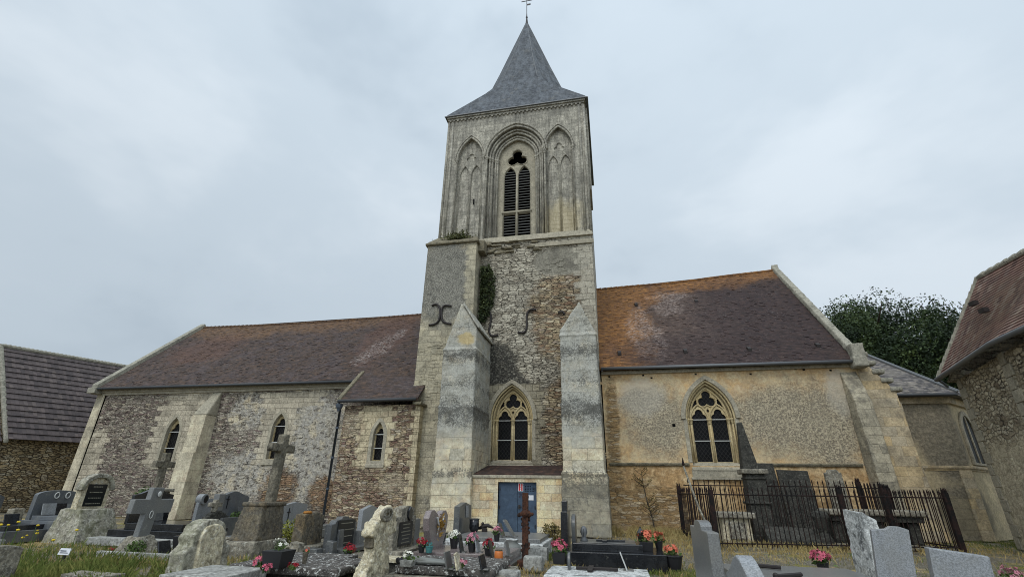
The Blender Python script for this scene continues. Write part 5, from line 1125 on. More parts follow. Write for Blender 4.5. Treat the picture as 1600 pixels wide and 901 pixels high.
# grey cross leaning
t = thing('stone_cross', (-12.2, 11.6, 0), 'smooth dark grey stone cross leaning right on its rough rock foot', 'cross')
upright('cross', M['ggrey'], -12.25, 11.52, 1.2, .38, 1.2, .17, 'rect', t, pts=[(a+.06*b, b) for a, b in cross_pts(1.2, 1.2, .34, .62)], bevel=.02)
r_ = MB(); r_.ball((-12.14, 11.62, 1.42), .06, 8, 6, (.4, 1, 1.2)); r_.build('emblem', M['bar'], t); r_ = MB(); r_.tube([(-12.14, 11.54+.05*math.cos(a*.785), .92+.09*math.sin(a*.785)) for a in range(9)], .012, 5); r_.build('emblem', M['bar'], t)
m = MB(); m.hexa([(-12.7, 11.1, -.1), (-11.8, 11.1, -.1), (-11.8, 12.0, -.1), (-12.7, 12.0, -.1)], [(-12.45, 11.3, .42), (-12.1, 11.3, .42), (-12.1, 11.8, .42), (-12.45, 11.8, .42)]); rough(m.build('rock_foot', M['old'], t), .04, .08)
slab('kerb', M['concrete'], -12.6, -9.9, 10.75, 10.87, 0, .14, t); slab('kerb', M['concrete'], -12.6, -9.9, 12.2, 12.32, 0, .14, t); slab('kerb', M['concrete'], -10.02, -9.9, 10.87, 12.2, 0, .14, t)
p = thing('planter', (-11.3, 11.9, 0), 'empty black tapered planter beside the leaning grey cross', 'planter'); m = MB(); m.hexa([(-11.42, 11.8, .05), (-11.18, 11.8, .05), (-11.18, 12.05, .05), (-11.42, 12.05, .05)], [(-11.48, 11.74, .42), (-11.12, 11.74, .42), (-11.12, 12.1, .42), (-11.48, 12.1, .42)]); m.build('body', M['potdark'], p, bevel=.01); slab('soil', M['bark'], -11.44, -11.16, 11.78, 12.06, .415, .43, p)
p = thing('memorial_plaque', (-11.2, 11.3, 0), 'black square plaque tilted on the gravel by the leaning grey cross', 'plaque'); upright('plate', M['gdark'], -11.2, 11.35, .36, .05, .3, .04, 'rect', p, lean=-.4); slab('foot', M['gdark'], -11.35, -11.1, 11.25, 11.45, .0, .06, p)
# headstone with round medallion, headstone with black cross
t = grave((-17, 18.8, 0), 'light grey slanted headstone with a round ball-topped corner and oval black medallion')
upright('headstone', M['glight'], -17.05, 18.9, 1.35, .0, 1.15, .15, 'slant', t, flip=True); m = MB(); m.tube([(-17.2, 18.42, 1.12), (-16.9, 18.42, 1.12)], .2, 18); m.build('round_corner', M['glight'], t, bevel=.01)
panel('medallion', M['plaque'], -16.89, 18.45, .22, .98, .3, 1, t, oval=True); slab('base', M['ggrey'], -17.2, -15.4, 18.2, 19.6, 0, .3, t)
t = grave((-14.6, 17.6, 0), 'blue-grey wave-topped headstone with thin black cross emblem on a stepped tomb')
upright('headstone', M['gblue'], -15.4, 18.2, 1.7, .35, 1.08, .18, 'wave', t, yaw=.0); upright('side_pillar', M['ggrey'], -15.35, 17.42, .3, .35, 1.0, .26, 'rect', t); slab('base', M['gblue'], -15.6, -13.4, 17.2, 19.2, 0, .38, t); slab('ledger', M['gblue'], -15.2, -13.5, 17.3, 19.1, .38, .5, t)
upright('cross_emblem', M['plaque'], -15.29, 17.85, .2, .82, .48, .03, 'rect', t, pts=cross_pts(.2, .48, .03, .72))
for (y, w_, h, lb) in ((18.5, .42, .36, 'dark photo plaque on the tomb of the wave-topped blue-grey headstone'), (18.95, .3, .42, 'black plaque at the far end of the wave-topped headstone tomb')):
    p = thing('memorial_plaque', (-15, y, .5), lb, 'plaque'); upright('plate', M['gmid'], -15.0, y, w_, .51, h, .03, 'rect', p, lean=-.3); slab('foot', M['gdark'], -15.1, -14.9, y-.1, y+.1, .495, .52, p)
# low stone in front of them
t = grave((-13.4, 15.3, 0), 'low dark headstone with stubby cross top between black tomb and blue-grey tomb', cat='gravestone', name='gravestone')
upright('headstone', M['olddark'], -13.8, 15.7, 1.0, 0, .85, .2, 'cap', t, rgh=(.03, .03)); upright('top_cross', M['old'], -13.8, 15.55, .5, .8, .45, .16, 'rect', t, pts=cross_pts(.5, .4, .14, .6), rgh=(.025, .02)); slab('front_plate', M['gmid'], -13.6, -13.5, 15.7, 16.5, 0, .62, t)
# mossy scroll headstone, foreground
t = thing('gravestone', (-8.2, 9.1, 0), 'rough mossy scroll-topped old gravestone standing in the weeds at the lower left', 'gravestone')
upright('headstone', M['oldmoss'], -8.2, 9.2, 1.25, -.1, 1.12, .34, 'scroll', t, lean=-.06, rgh=(.025, .06)); upright('face', M['oldpale'], -8.03, 9.2, .62, .15, .78, .1, 'arch', t, lean=-.06, rgh=(.02, .03))
# bottom-left corner stone and another low stone in the grass
t = thing('gravestone', (-10.4, 7.4, 0), 'plain grey stone slab top cut off by the lower left corner of the photo', 'gravestone'); upright('headstone', M['old'], -10.6, 7.2, .8, -.1, .74, .2, 'seg', t, rgh=(.03, .02))
t = thing('gravestone', (-9.2, 8.1, 0), 'low broken stone edge lying in the grass near the bottom left', 'gravestone'); slab('block', M['old'], -9.9, -8.9, 7.9, 8.3, 0, .16, t, rgh=(.03, .04))
t = thing('marker', (-13, 10.7, 0), 'tiny white label on a short stake in the grass', 'marker'); q = onZ(103, 862, .25); m = MB(); m.box(q.x-.02, q.x+.02, q.y-.02, q.y+.02, 0, .22); m.build('stake', M['potdark'], t); m = MB(); m.box(q.x-.15, q.x+.15, q.y-.035, q.y-.02, .2, .33, Matrix.Rotation(-.3, 3, 'X')); pl_ = m.build('label_plate', M['white'], t)
m = MB(); m.box(q.x-.11, q.x+.11, q.y-.046, q.y-.038, .235, .25, Matrix.Rotation(-.3, 3, 'X')); m.box(q.x-.11, q.x+.05, q.y-.046, q.y-.038, .275, .29, Matrix.Rotation(-.3, 3, 'X')); m.build('writing', M['inkp'], pl_)
# tall cross on its pedestal
t = thing('stone_cross', (-9.2, 12.2, 0), 'tallest weathered stone cross on a big tapered pedestal left of the downpipe', 'cross')
upright('cross', M['olddusk'], -9.4, 12.55, .95, 1.2, 1.82, .24, 'rect', t, pts=[(a+.02*b, b) for a, b in cross_pts(.95, 1.85, .22, .80)], rgh=(.025, .035))
m = MB(); m.ball((-9.4, 12.12, 2.67), .11, 8, 6); m.ball((-9.4, 13.03, 2.7), .11, 8, 6); rough(m.build('lobes', M['olddusk'], t), .025, .03)
m = MB(); m.hexa([(-9.85, 11.82, .35), (-9.05, 11.82, .35), (-9.05, 12.9, .35), (-9.85, 12.9, .35)], [(-9.75, 11.98, 1.2), (-9.15, 11.98, 1.2), (-9.15, 12.85, 1.2), (-9.75, 12.85, 1.2)]); rough(m.build('pedestal', M['oldbrown'], t), .035, .05)
m = MB(); m.box(-9.95, -8.95, 11.65, 13.0, -.1, .36); rough(m.build('base', M['old'], t), .04, .04); m = MB(); m.box(-9.8, -9.1, 11.95, 12.9, 1.16, 1.26); rough(m.build('pedestal_cap', M['oldbrown'], t), .03, .03)
# rough block gravestone
t = thing('gravestone', (-8.4, 13.1, 0), 'thick mossy brown stone block with an orange lichen patch on top', 'gravestone'); upright('headstone', M['oldbrown'], -8.5, 13.2, .98, .15, .87, .3, 'slant', t, rgh=(.03, .04)); slab('base', M['old'], -8.75, -8.1, 12.6, 13.9, 0, .2, t, rgh=(.03, .03)); m = MB(); m.ball((-8.45, 12.95, 1.0), .12, 8, 5, (1, 1.3, .35)); rough(m.build('lichen_patch', M['ochre_lichen'], t), .02, .05, .1)
for i, (x, y, w_, h, lb) in enumerate(((-7.9, 12.7, .36, .18, 'low dark wedge-shaped stone in front of the mossy block'), (-7.6, 13.0, .24, .34, 'short black square vase block beside the mossy block'), (-8.1, 12.2, .3, .36, 'small grey cube stone at the left foot of the mossy block'), (-7.9, 13.75, .3, .6, 'narrow dark upright tablet right of the mossy block'))):
    p = thing('stone_block', (x, y, 0), lb, 'stone'); m = MB(); m.hexa([(x-w_/2, y-w_/2, 0), (x+w_/2, y-w_/2, 0), (x+w_/2, y+w_/2, 0), (x-w_/2, y+w_/2, 0)], [(x-w_*.42, y-w_*.42, h), (x+w_*.42, y-w_*.42, h*.9), (x+w_*.42, y+w_*.42, h*.9), (x-w_*.42, y+w_*.42, h)]); m.build('block', M['gmid' if i != 2 else 'old'], p, bevel=.015)
# 450 headstone with dark cross
t = grave((-12, 17.6, 0), 'light grey pointed headstone with a dark cross emblem behind the mossy block')
upright('headstone', M['glight'], -12.2, 17.75, 1.5, .2, .92, .16, 'pedi', t); slab('base', M['ggrey'], -12.4, -10.4, 16.9, 18.6, 0, .26, t); slab('ledger', M['ggrey'], -12.0, -10.6, 17.1, 18.4, .26, .36, t); upright('cross_emblem', M['plaque'], -12.1, 17.35, .2, .42, .5, .03, 'rect', t, pts=cross_pts(.2, .5, .03, .72))
p = thing('wreath', (-11.2, 18.0, .36), 'dark curled metal wreath lying on the light pointed headstone tomb', 'wreath'); m = MB(); m.tube([(-11.2+.2*math.cos(a*.63), 18+.2*math.sin(a*.63), .42+.05*math.sin(a*1.9)) for a in range(11)], .05, 6); m.build('ring', M['iron'], p)
# 523 headstone black plaque
t = grave((-7.8, 14.0, 0), 'rough grey headstone holding a large black polished plaque, left of the lichened cross')
upright('headstone', M['gmid'], -7.95, 14.0, 1.4, .05, .82, .2, 'cap', t); panel('plaque', M['plaque'], -7.84, 14.08, .95, .1, .68, 1, t, 4); slab('side_step', M['ggrey'], -8.1, -7.7, 14.72, 15.3, 0, .45, t); slab('base', M['gmid'], -8.2, -7.3, 13.2, 15.3, 0, .1, t)
t = grave((-8.4, 16.6, 0), 'pale-edged grey granite headstone rising behind the lichened cross', cat='gravestone', name='gravestone'); upright('headstone', M['glight'], -8.5, 16.7, 1.2, 0, 1.1, .16, 'pedi', t); slab('base', M['ggrey'], -8.7, -7.0, 16.0, 17.4, 0, .25, t)
# flat blotched tomb in front
t = grave((-6, 9.4, 0), 'broad flat tomb blotched with white lichen, between tall cross and lichened cross')
slab('ledger', M['oldslab'], -6.9, -4.75, 8.45, 9.85, .24, .36, t, rgh=(.03, .025)); slab('base', M['olddark'], -6.75, -4.95, 8.6, 9.7, -.05, .26, t, rgh=(.04, .03)); slab('back_ledge', M['oldslab'], -6.9, -5.4, 9.85, 10.35, .1, .36, t, rgh=(.03, .02))
t = grave((-6.4, 8.2, 0), 'pale grey slab corner at the bottom edge in front of the tall cross pedestal', cat='slab', name='stone_slab'); slab('slab', M['concrete'], -7.1, -6.0, 7.2, 8.3, .0, .36, t)
# lichened carved cross, foreground
t = thing('stone_cross', (-4.3, 8.9, 0), 'pale lichen-crusted stone cross with a carved ring head, leaning in the foreground', 'cross')
px_ = [(556, 905), (572.5, 869), (575, 840), (570, 837), (577, 815), (585, 811), (591, 799), (597, 791), (606, 788), (613.6, 799), (615.8, 811), (615, 828), (601, 838), (598, 868.7), (596.7, 893.7), (592, 915), (552, 915)]
P_ = [onX(a+(3 if a < 600 else -2.5), b, -4.3) for a, b in px_]; m = MB(); m.prism([(p.y, p.z) for p in P_], -4.42, -4.2, 'x'); rough(m.build('cross', M['oldpale'], t), .018, .07, .14)
ctr = onX(603, 803, -4.2); m = MB(); m.tube([(-4.18, ctr.y+.22*math.cos(a*math.pi/8), ctr.z+.1*math.sin(a*math.pi/8)) for a in range(17)], .03, 6); m.tube([(-4.18, ctr.y+.1*math.cos(a*math.pi/8), ctr.z+.05*math.sin(a*math.pi/8)) for a in range(17)], .025, 6); rough(m.build('carved_ring', M['old'], t), .014, .015)
m = MB(); c_ = onX(582, 850, -4.28); m.box(-4.38, -4.22, c_.y-.12, c_.y+.18, c_.z-.05, c_.z+.12); rough(m.build('broken_scroll', M['oldbrown'], t), .02, .05)
t = thing('stone_block', (-4.6, 10.2, 0), 'dark broken stone with a pale top beside the lichened cross shaft', 'stone'); slab('block', M['olddark'], -4.75, -4.35, 9.95, 10.35, -.05, .33, t, rgh=(.03, .05)); slab('cap', M['oldpale'], -4.8, -4.3, 9.9, 10.4, .3, .37, t, rgh=(.02, .02))
# stele with hexagonal medallion
t = grave((-5.2, 12.2, 0), 'tall grey stele with hexagonal medallion and black plaque beside the pink heart')
upright('headstone', M['old'], -5.3, 12.15, 1.3, .3, .72, .26, 'rect', t, bevel=.02); upright('top_block', M['old'], -5.3, 12.3, .8, 1.0, .25, .24, 'cap', t, bevel=.02); upright('side_pillar', M['ggrey'], -5.28, 12.95, .42, .2, .72, .2, 'rect', t)
panel('plaque', M['plaque'], -5.165, 12.18, .82, .38, .52, 1, t, 6); m = MB(); m.prism([(12.32+.14*math.cos(a*math.pi/3+.52), 1.07+.16*math.sin(a*math.pi/3+.52)) for a in range(6)], -5.17, -5.12, 'x'); m.build('medallion', M['gdark'], t, bevel=.008)
slab('base', M['old'], -5.55, -4.9, 11.35, 13.2, -.02, .32, t, rgh=(.035, .02))
# front ledger tomb
t = grave((-3, 10, 0), 'long low lichen-spotted ledger tomb across the lower middle of the photo')
slab('ledger', M['oldslab'], -4.05, -2.2, 9.2, 10.75, .24, .36, t, rgh=(.03, .015)); slab('base', M['old'], -4.2, -2.05, 9.05, 10.9, -.05, .22, t, rgh=(.03, .02))
# pink heart on its slab
t = grave((-4.2, 12.6, 0), 'pink-grey granite headstone shaped like a heart with a gold leaf emblem')
hp_ = [(0, 0), (.32, .0), (.5, .3), (.62, .62), (.62, .84), (.46, .98), (.24, .97), (.06, .84), (.0, .80), (-.1, .9), (-.32, 1.02), (-.54, 1.0), (-.66, .82), (-.6, .5), (-.42, .2), (-.3, .0)]
upright('headstone', M['gpink'], -4.5, 12.5, 1.3, .3, .95, .16, 'rect', t, pts=[(a*1.1, b*.86) for a, b in hp_], bevel=.02); slab('ledger', M['gpink'], -4.75, -2.5, 11.75, 13.35, .1, .3, t); slab('base', M['gmid'], -4.85, -2.4, 11.6, 13.5, 0, .12, t)
m = MB(); rng = random.Random(5); leaf_quads(m, [(-4.38, 12.55+rng.gauss(0, .13), .82+rng.gauss(0, .1)) for _ in range(70)], .05, rng); m.build('gold_leaf_emblem', M['golden'], t, fixn=False)
m = MB(); m.tube([(-4.4, 12.3, 1.0), (-4.38, 12.4, .8), (-4.4, 12.35, .6)], [.03, .02, .01], 5); m.tube([(-4.4, 12.75, 1.02), (-4.38, 12.68, .92)], [.03, .02], 5); m.build('flower_emblem', M['bar'], t)
# dark stele + grey tomb by the porch
t = grave((-4.2, 15.4, 0), 'dark grey pointed stele with pale card and long tomb before the blue door')
upright('headstone', M['gmid'], -4.72, 15.5, 1.25, .42, .86, .18, 'pedi', t); slab('base', M['oldwhite'], -4.9, -1.95, 13.7, 16.2, 0, .36, t, rgh=(.05, .02)); slab('ledger', M['ggrey'], -4.5, -2.05, 13.9, 16.0, .36, .46, t); panel('card', M['glight'], -4.62, 15.62, .3, .85, .34, 1, t)
p = thing('vase', (-4.3, 15.6, .46), 'black cylindrical vase standing against the dark pointed stele', 'vase'); m = MB(); m.rev([(.1, 0), (.15, .1), (.15, .34), (.11, .36)], (-4.35, 15.55, .46), 14); m.build('body', M['gdark'], p, smooth=True); m = MB(); m.rev([(.16, 0), (.16, .03)], (-4.35, 15.55, .8), 14); m.build('rim', M['zincd'], p)
for i, (px, py, w_, h, mt, lb, ln) in enumerate(((786, 838, .38, .34, 'gmid', 'grey book-like plaque leaning on the tomb before the blue door', -.35), (803, 838, .4, .42, 'gblue', 'blue-grey oval-cornered plaque leaning on the tomb before the blue door', -.6))):
    q = onZ(px, py, .46); p = thing('memorial_plaque', (q.x, q.y, .46), lb, 'plaque'); upright('plate', M[mt], q.x, q.y, w_, .47, h, .04, 'seg', p, lean=ln); slab('foot', M['gmid'], q.x-.1, q.x+.1, q.y-.1, q.y+.1, .455, .48, p)
q = onZ(757, 830, .46); p = thing('statuette', (q.x, q.y, .46), 'dark bird-shaped statuette on the tomb right of the pointed stele', 'statuette'); m = MB(); m.tube([(q.x-.25, q.y, .52), (q.x-.05, q.y, .6), (q.x+.1, q.y, .64), (q.x+.3, q.y, .56)], [.02, .07, .06, .015], 8); m.ball((q.x-.06, q.y-.02, .68), .05, 8, 6); m.build('body', M['iron'], p, smooth=True); slab('foot', M['iron'], q.x-.08, q.x+.08, q.y-.06, q.y+.06, .455, .56, p)
# urn, paving blocks, rusty cross
q = onZ(447*0+795, 878, .0); q = onZ(800, 874, .0)
p = thing('vase', (q.x, q.y, 0), 'round grey pottery vase left of the rusty iron cross', 'vase'); m = MB(); m.rev([(.12, 0), (.2, .1), (.24, .22), (.2, .34), (.13, .4), (.16, .44), (.16, .47), (.1, .47)], (q.x, q.y, 0), 18); m.build('body', M['potgrey'], p, smooth=True); m = MB(); m.rev([(.165, .45), (.175, .48), (.12, .48)], (q.x, q.y, 0), 14); m.build('rim', M['oldwhite'], p, smooth=True)
cp0 = Vector((-2.17, 12.3, 0))
t = thing('iron_cross', tuple(cp0), 'rusted wrought-iron cross post standing in front of the blue door', 'cross')
m = MB(); m.box(cp0.x-.07, cp0.x+.07, cp0.y-.05, cp0.y+.05, .1, 1.6); m.build('post', M['rust'], t, bevel=.01)
m = MB(); rng = random.Random(9)
for k in range(46): z = rng.uniform(.25, 1.2); a = rng.uniform(0, 6.28); m.ball((cp0.x+.09*math.cos(a), cp0.y+.07*math.sin(a), z), rng.uniform(.02, .04), 6, 4)
m.box(cp0.x-.14, cp0.x+.14, cp0.y-.05, cp0.y+.05, 1.08, 1.16); m.ball((cp0.x-.16, cp0.y, 1.1), .05, 8, 6); m.ball((cp0.x+.17, cp0.y, 1.13), .04, 8, 6); m.ball((cp0.x, cp0.y-.04, 1.14), .085, 8, 6)
rough(m.build('ornament', M['rust'], t), .018, .02); slab('foot', M['rust'], cp0.x-.17, cp0.x+.17, cp0.y-.15, cp0.y+.15, 0, .16, t, rgh=(.02, .04))
for i, (px, py, lb) in enumerate(((778*0+793, 893, 'square concrete block left of the foot of the rusty cross'), (835, 872, 'larger concrete block right of the rusty cross, tops stacked'), (842, 862, 'pale flat stone lying behind the larger concrete block'), (801, 901, 'rounded pebble stone at the bottom by the rusty cross'))):
    q = onZ(px, py, .25); s = (.28, .24, .28, .14)[i]; h = (.28, .3, .36, .16)[i]; p = thing('stone_block', (q.x, q.y, 0), lb, 'stone'); slab('block', M['concrete'], q.x-s, q.x+s*.8, q.y-s*.6, q.y+s*.6, 0, h, p, rgh=(.03, .02))
# black granite tomb right of the door
t = grave((-.2, 13.5, 0), 'large polished black granite tomb with a stepped headstone in front of the right buttress')
upright('headstone', M['gdark'], -1.3, 13.35, .95, .0, 1.18, .16, 'rect', t); upright('headstone_crest', M['gdark'], -1.3, 13.2, .3, 1.16, .26, .14, 'rect', t); upright('headstone_fin', M['gmid'], -1.12, 13.65, .5, .3, .8, .1, 'point', t)
slab('base', M['gdark'], -1.25, 1.05, 12.6, 14.25, 0, .34, t); slab('ledger', M['gdark'], -1.1, .55, 12.85, 14.05, .34, .50, t); slab('panel_inset', M['gmid'], -.95, .4, 13.0, 13.9, .50, .512, t)
m = MB(); m.box(-.55, .15, 13.3, 13.38, .512, .56); m.box(-.4, -.28, 13.1, 13.6, .512, .56); m.build('cross_relief', M['gdark'], t, bevel=.008)
p = thing('vase', (-.85, 13.3, .51), 'clear glass lantern on the large black tomb beside its headstone', 'lantern'); m = MB(); m.rev([(.09, 0), (.1, .02), (.05, .1), (.09, .2), (.07, .3), (.02, .34)], (-.85, 13.3, .51), 12); m.build('body', M['zinc'], p, smooth=True); m = MB(); m.tube([(-.85, 13.3-.1*math.cos(a*.785), .70+.12*math.sin(a*.785)) for a in range(9)], .012, 5); m.build('ring_handle', M['zincd'], p)
t = grave((-.4, 10.9, 0), 'white-lichened flat slab in the foreground before the black tomb', cat='slab', name='stone_slab'); slab('slab', M['oldwhite'], -1.38, .52, 9.7, 11.0, -.02, .25, t, rgh=(.03, .02))
p = thing('fallen_cross', (-.45, 10.5, .25), 'dark metal crucifix lying flat on the white-lichened slab', 'crucifix'); m = MB(); m.box(-.85, -.05, 10.48, 10.56, .262, .31); m.box(-.62, -.52, 10.25, 10.8, .262, .305); m.build('crucifix', M['iron'], p, bevel=.008)
p = thing('memorial_plaque', (.1, 10.7, .25), 'thin white plaque seen edge-on at the right of the white-lichened slab', 'plaque'); upright('plate', M['bar'], .12, 10.7, .26, .26, .3, .02, 'rect', p, lean=-.35); slab('foot', M['gmid'], .05, .25, 10.62, 10.8, .245, .27, p)
p = thing('memorial_plaque', (-.95, 10.5, .25), 'small dark triangular plaque beside the pink flower pot', 'plaque'); upright('plate', M['gmid'], -.98, 10.55, .28, .25, .3, .05, 'point', p)
# edge-on granite headstones at the right of centre
t = thing('gravestone', (1.0, 6.6, 0), 'polished granite headstone seen edge-on with an arched crest, left of the railings', 'gravestone')
upright('headstone', M['ggrey'], 1.06, 7.0, 1.35, .0, 1.24, .13, 'rect', t, bevel=.012); upright('crest', M['ggrey'], 1.06, 7.0, .55, 1.235, .10, .13, 'seg', t, bevel=.012)
slab('base', M['glight'], .82, 1.6, 6.2, 7.9, 0, .45, t)
t = thing('gravestone', (1.05, 5.1, 0), 'curved pale granite headstone edge cut by the bottom of the photo', 'gravestone'); upright('headstone', M['glight'], 1.08, 5.05, 1.1, .0, 1.13, .14, 'wave', t, bevel=.012)
t = grave((3.2, 10.6, 0), 'grey ledger tomb with black bars lying on it, in front of the railings'); slab('ledger', M['ggrey'], 2.0, 4.4, 9.6, 11.8, .2, .32, t); slab('base', M['gmid'], 1.9, 4.5, 9.5, 11.9, 0, .21, t)
for (x0, y0, x1, y1, lb) in ((2.3, 11.5, 3.0, 11.1, 'black iron bar lying on the ledger tomb nearest the railings'), (2.6, 10.0, 3.1, 10.3, 'black fallen plaque lying on the grey ledger tomb')):
    p = thing('iron_bar', (x0, y0, .32), lb, 'bar'); m = MB(); m.tube([(x0, y0, .36), (x1, y1, .37)], .035, 6); m.build('bar', M['iron'], p); m = MB(); m.ball((x0, y0, .37), .05, 6, 5); m.build('knob', M['iron'], p)
t = thing('gravestone', (5, 12.4, 0), 'tall white-lichened old slab leaning left in front of the railings', 'gravestone')
m = MB(); a, b, c_, d = onY(1378, 935, 12.2), onY(1408, 935, 12.2), onY(1370, 812, 12.2), onY(1346, 799, 12.2); O_ = Vector((.0, .95, 0))
m.hexa([a+O_, b+O_*.9, b, a], [d+O_+Vector((0, 0, .04)), c_+O_*.9, c_, d]); rough(m.build('headstone', M['oldwhite'], t), .025, .05)
def facing(label, y, pts, th, mat, yaw_dx=0):
    t = thing('gravestone', tuple(onZ(pts[0][0], 900, .3)), label, 'gravestone'); P_ = [onY(a, b, y) for a, b in pts]
    m = MB(); m.prism([(p.x, p.z) for p in P_], y, y+th, fn=lambda p, a: (p[0]+(a-y)*.25, a+(p[0]-P_[0].x)*yaw_dx, p[1])); m.build('headstone', mat, t, bevel=.012); return t
facing('light speckled granite headstone with a low peaked top, right of the leaning white slab', 10.4, [(1380, 960), (1447, 960), (1425, 828), (1410, 823), (1393, 822), (1386, 826), (1362, 827)], .16, M['glight'], .12)
facing('pale smooth low granite headstone with a slanting top at the bottom right corner', 8.0, [(1472, 960), (1565, 960), (1540, 868), (1450, 855)], .2, M['glight'], -.1)
for i, (px, py, z, w_, h, mt, lb) in enumerate(((20, 812, .0, .5, .5, 'old', 'rough low stone at the foot of the left-edge dark tomb'), (300, 838, .0, .45, .35, 'olddark', 'dark low stone lying in front of the stubby cross-topped headstone'),
        (350, 858, .0, .4, .3, 'old', 'broken pale stone in the bare patch left of the tall cross pedestal'), (362, 850, .0, .35, .25, 'gmid', 'small dark square stone in front of the blue-grey stepped tomb'), (610, 862, .0, .35, .5, 'ggrey', 'plain grey stone tablet half hidden behind the lichened cross arm'),
        (205, 848, .0, .6, .12, 'oldpale', 'flat pale stone lying between the arched stele and the leaning cross'), (860, 860, .0, .35, .2, 'oldpale', 'low pale stone in the weeds beside the large black tomb'))):
    q = onZ(px, py, z); p = thing('stone_block', (q.x, q.y, 0), lb, 'stone'); slab('block', M[mt], q.x-w_*.4, q.x+w_*.4, q.y-w_*.5, q.y+w_*.5, -.05, h, p, rgh=(.03, .05))
for i, (px, py, z, lb, mt) in enumerate(((1002, 846, .52, 'small bronze grave lantern on the far end of the large black tomb', 'iron'), (692, 848, .3, 'dark grave lantern behind the white flowers on the heart slab', 'gdark'), (585, 872, .3, 'small dark grave lantern beside the lichened cross', 'iron'), (368, 800, .5, 'tall dark vase on the wave-topped headstone tomb', 'gdark'), (100, 800, .68, 'small dark vase on the tomb with ring emblems', 'gdark'))):
    q = onZ(px, py, z); p = thing('lantern', (q.x, q.y, z), lb, 'lantern'); m = MB(); m.rev([(.07, 0), (.05, .03), (.07, .06), (.075, .2), (.05, .24)], (q.x, q.y, z), 8); m.build('body', M[mt], p); m = MB(); m.rev([(.085, .2), (.06, .26), (.015, .31), (.02, .34)], (q.x, q.y, z), 8); m.build('lid', M['zincd'], p)
# ---- inside the railings
t = thing('gravestone', (7.4, 22.8, 0), 'wide dark lichened slab leaning upright against the ochre chancel wall', 'gravestone')
m = MB(); m.hexa([(6.75, 22.5, 0), (7.95, 22.5, 0), (7.95, 22.62, 0), (6.75, 22.62, 0)], [(6.82, 23.15, 2.62), (8.02, 23.15, 2.58), (8.02, 23.27, 2.58), (6.82, 23.27, 2.62)]); m.build('headstone', M['olddark'], t, bevel=.02); slab('foot', M['old'], 6.6, 8.1, 22.2, 22.6, 0, .25, t, rgh=(.04, .03))
t = thing('gravestone', (6.3, 22.5, 0), 'narrow tall dark slab between the obelisk and the wide dark slab', 'gravestone')
m = MB(); m.hexa([(5.95, 22.3, 0), (6.7, 22.3, 0), (6.7, 22.45, 0), (5.95, 22.45, 0)], [(5.95, 22.8, 2.85), (6.62, 22.8, 2.85), (6.62, 22.95, 2.85), (5.95, 22.95, 2.85)]); m.build('headstone', M['olddark'], t, bevel=.02); slab('foot', M['olddark'], 5.8, 6.8, 22.0, 22.5, 0, .3, t, rgh=(.04, .03))
t = thing('obelisk', (5.35, 21.5, 0), 'broken black obelisk with white lichen flecks on a moulded pedestal inside the railings', 'obelisk')
m = MB(); m.hexa([(5.05, 21.3, 2.55), (5.65, 21.3, 2.55), (5.65, 21.8, 2.55), (5.05, 21.8, 2.55)], [(5.16, 21.4, 4.36), (5.33, 21.4, 4.38), (5.33, 21.6, 4.38), (5.16, 21.6, 4.36)]); m.build('shaft', M['olddark'], t, bevel=.01)
m = MB(); m.box(4.95, 5.9, 21.05, 21.95, 2.38, 2.56); rough(m.build('pedestal_cap', M['old'], t), .03, .05); m = MB(); m.hexa([(5.0, 21.1, .2), (5.8, 21.1, .2), (5.8, 21.9, .2), (5.0, 21.9, .2)], [(5.1, 21.2, 2.4), (5.78, 21.2, 2.4), (5.78, 21.85, 2.4), (5.1, 21.85, 2.4)]); m.build('pedestal', M['olddark'], t, bevel=.02)
m = MB(); m.box(5.05, 5.83, 21.14, 21.9, 2.18, 2.26); m.box(4.9, 5.95, 21.0, 22.0, 0, .25); m.box(4.98, 5.86, 21.07, 21.95, 1.3, 1.38); m.build('mouldings', M['olddark'], t, bevel=.02)
t = thing('chest_tomb', (4.2, 20.6, 0), 'pale stone chest tomb with a moulded lid at the left inside the railings', 'tomb')
slab('chest', M['oldpale'], 3.75, 4.75, 20.2, 21.2, 0, .85, t, rgh=(.04, .03)); slab('lid', M['old'], 3.6, 4.9, 20.05, 21.35, .83, 1.02, t, rgh=(.03, .03)); slab('panel_inset', M['old'], 3.95, 4.55, 20.12, 20.2, .15, .7, t, rgh=(.03, .02))
t = thing('gravestone', (8.8, 22.6, 0), 'small grey stele with notched top against the chancel wall beside the wide slab', 'gravestone')
m = MB(); m.prism([(8.5, 0), (9.2, 0), (9.08, 2.5), (8.98, 2.5), (8.95, 2.62), (8.6, 2.62), (8.56, 2.5), (8.46, 2.5)], 22.62, 22.8); rough(m.build('headstone', M['old'], t), .035, .02); slab('foot', M['old'], 8.3, 9.4, 22.4, 22.9, 0, .3, t, rgh=(.04, .03))
t = thing('table_tomb', (9, 20.4, 0), 'long heavy table tomb on thick legs inside the right-hand railings', 'tomb')
slab('table_top', M['old'], 7.3, 10.35, 20.0, 21.0, 1.0, 1.2, t, rgh=(.045, .04)); slab('under_slab', M['olddark'], 7.4, 10.25, 20.1, 20.9, .82, 1.0, t)
for x in (7.6, 8.9, 9.95): slab('leg', M['olddark'], x-.16, x+.16, 20.2, 20.8, .12, .82, t, rgh=(.04, .03))
slab('base', M['old'], 7.3, 10.4, 20.0, 21.0, -.02, .14, t, rgh=(.05, .03))
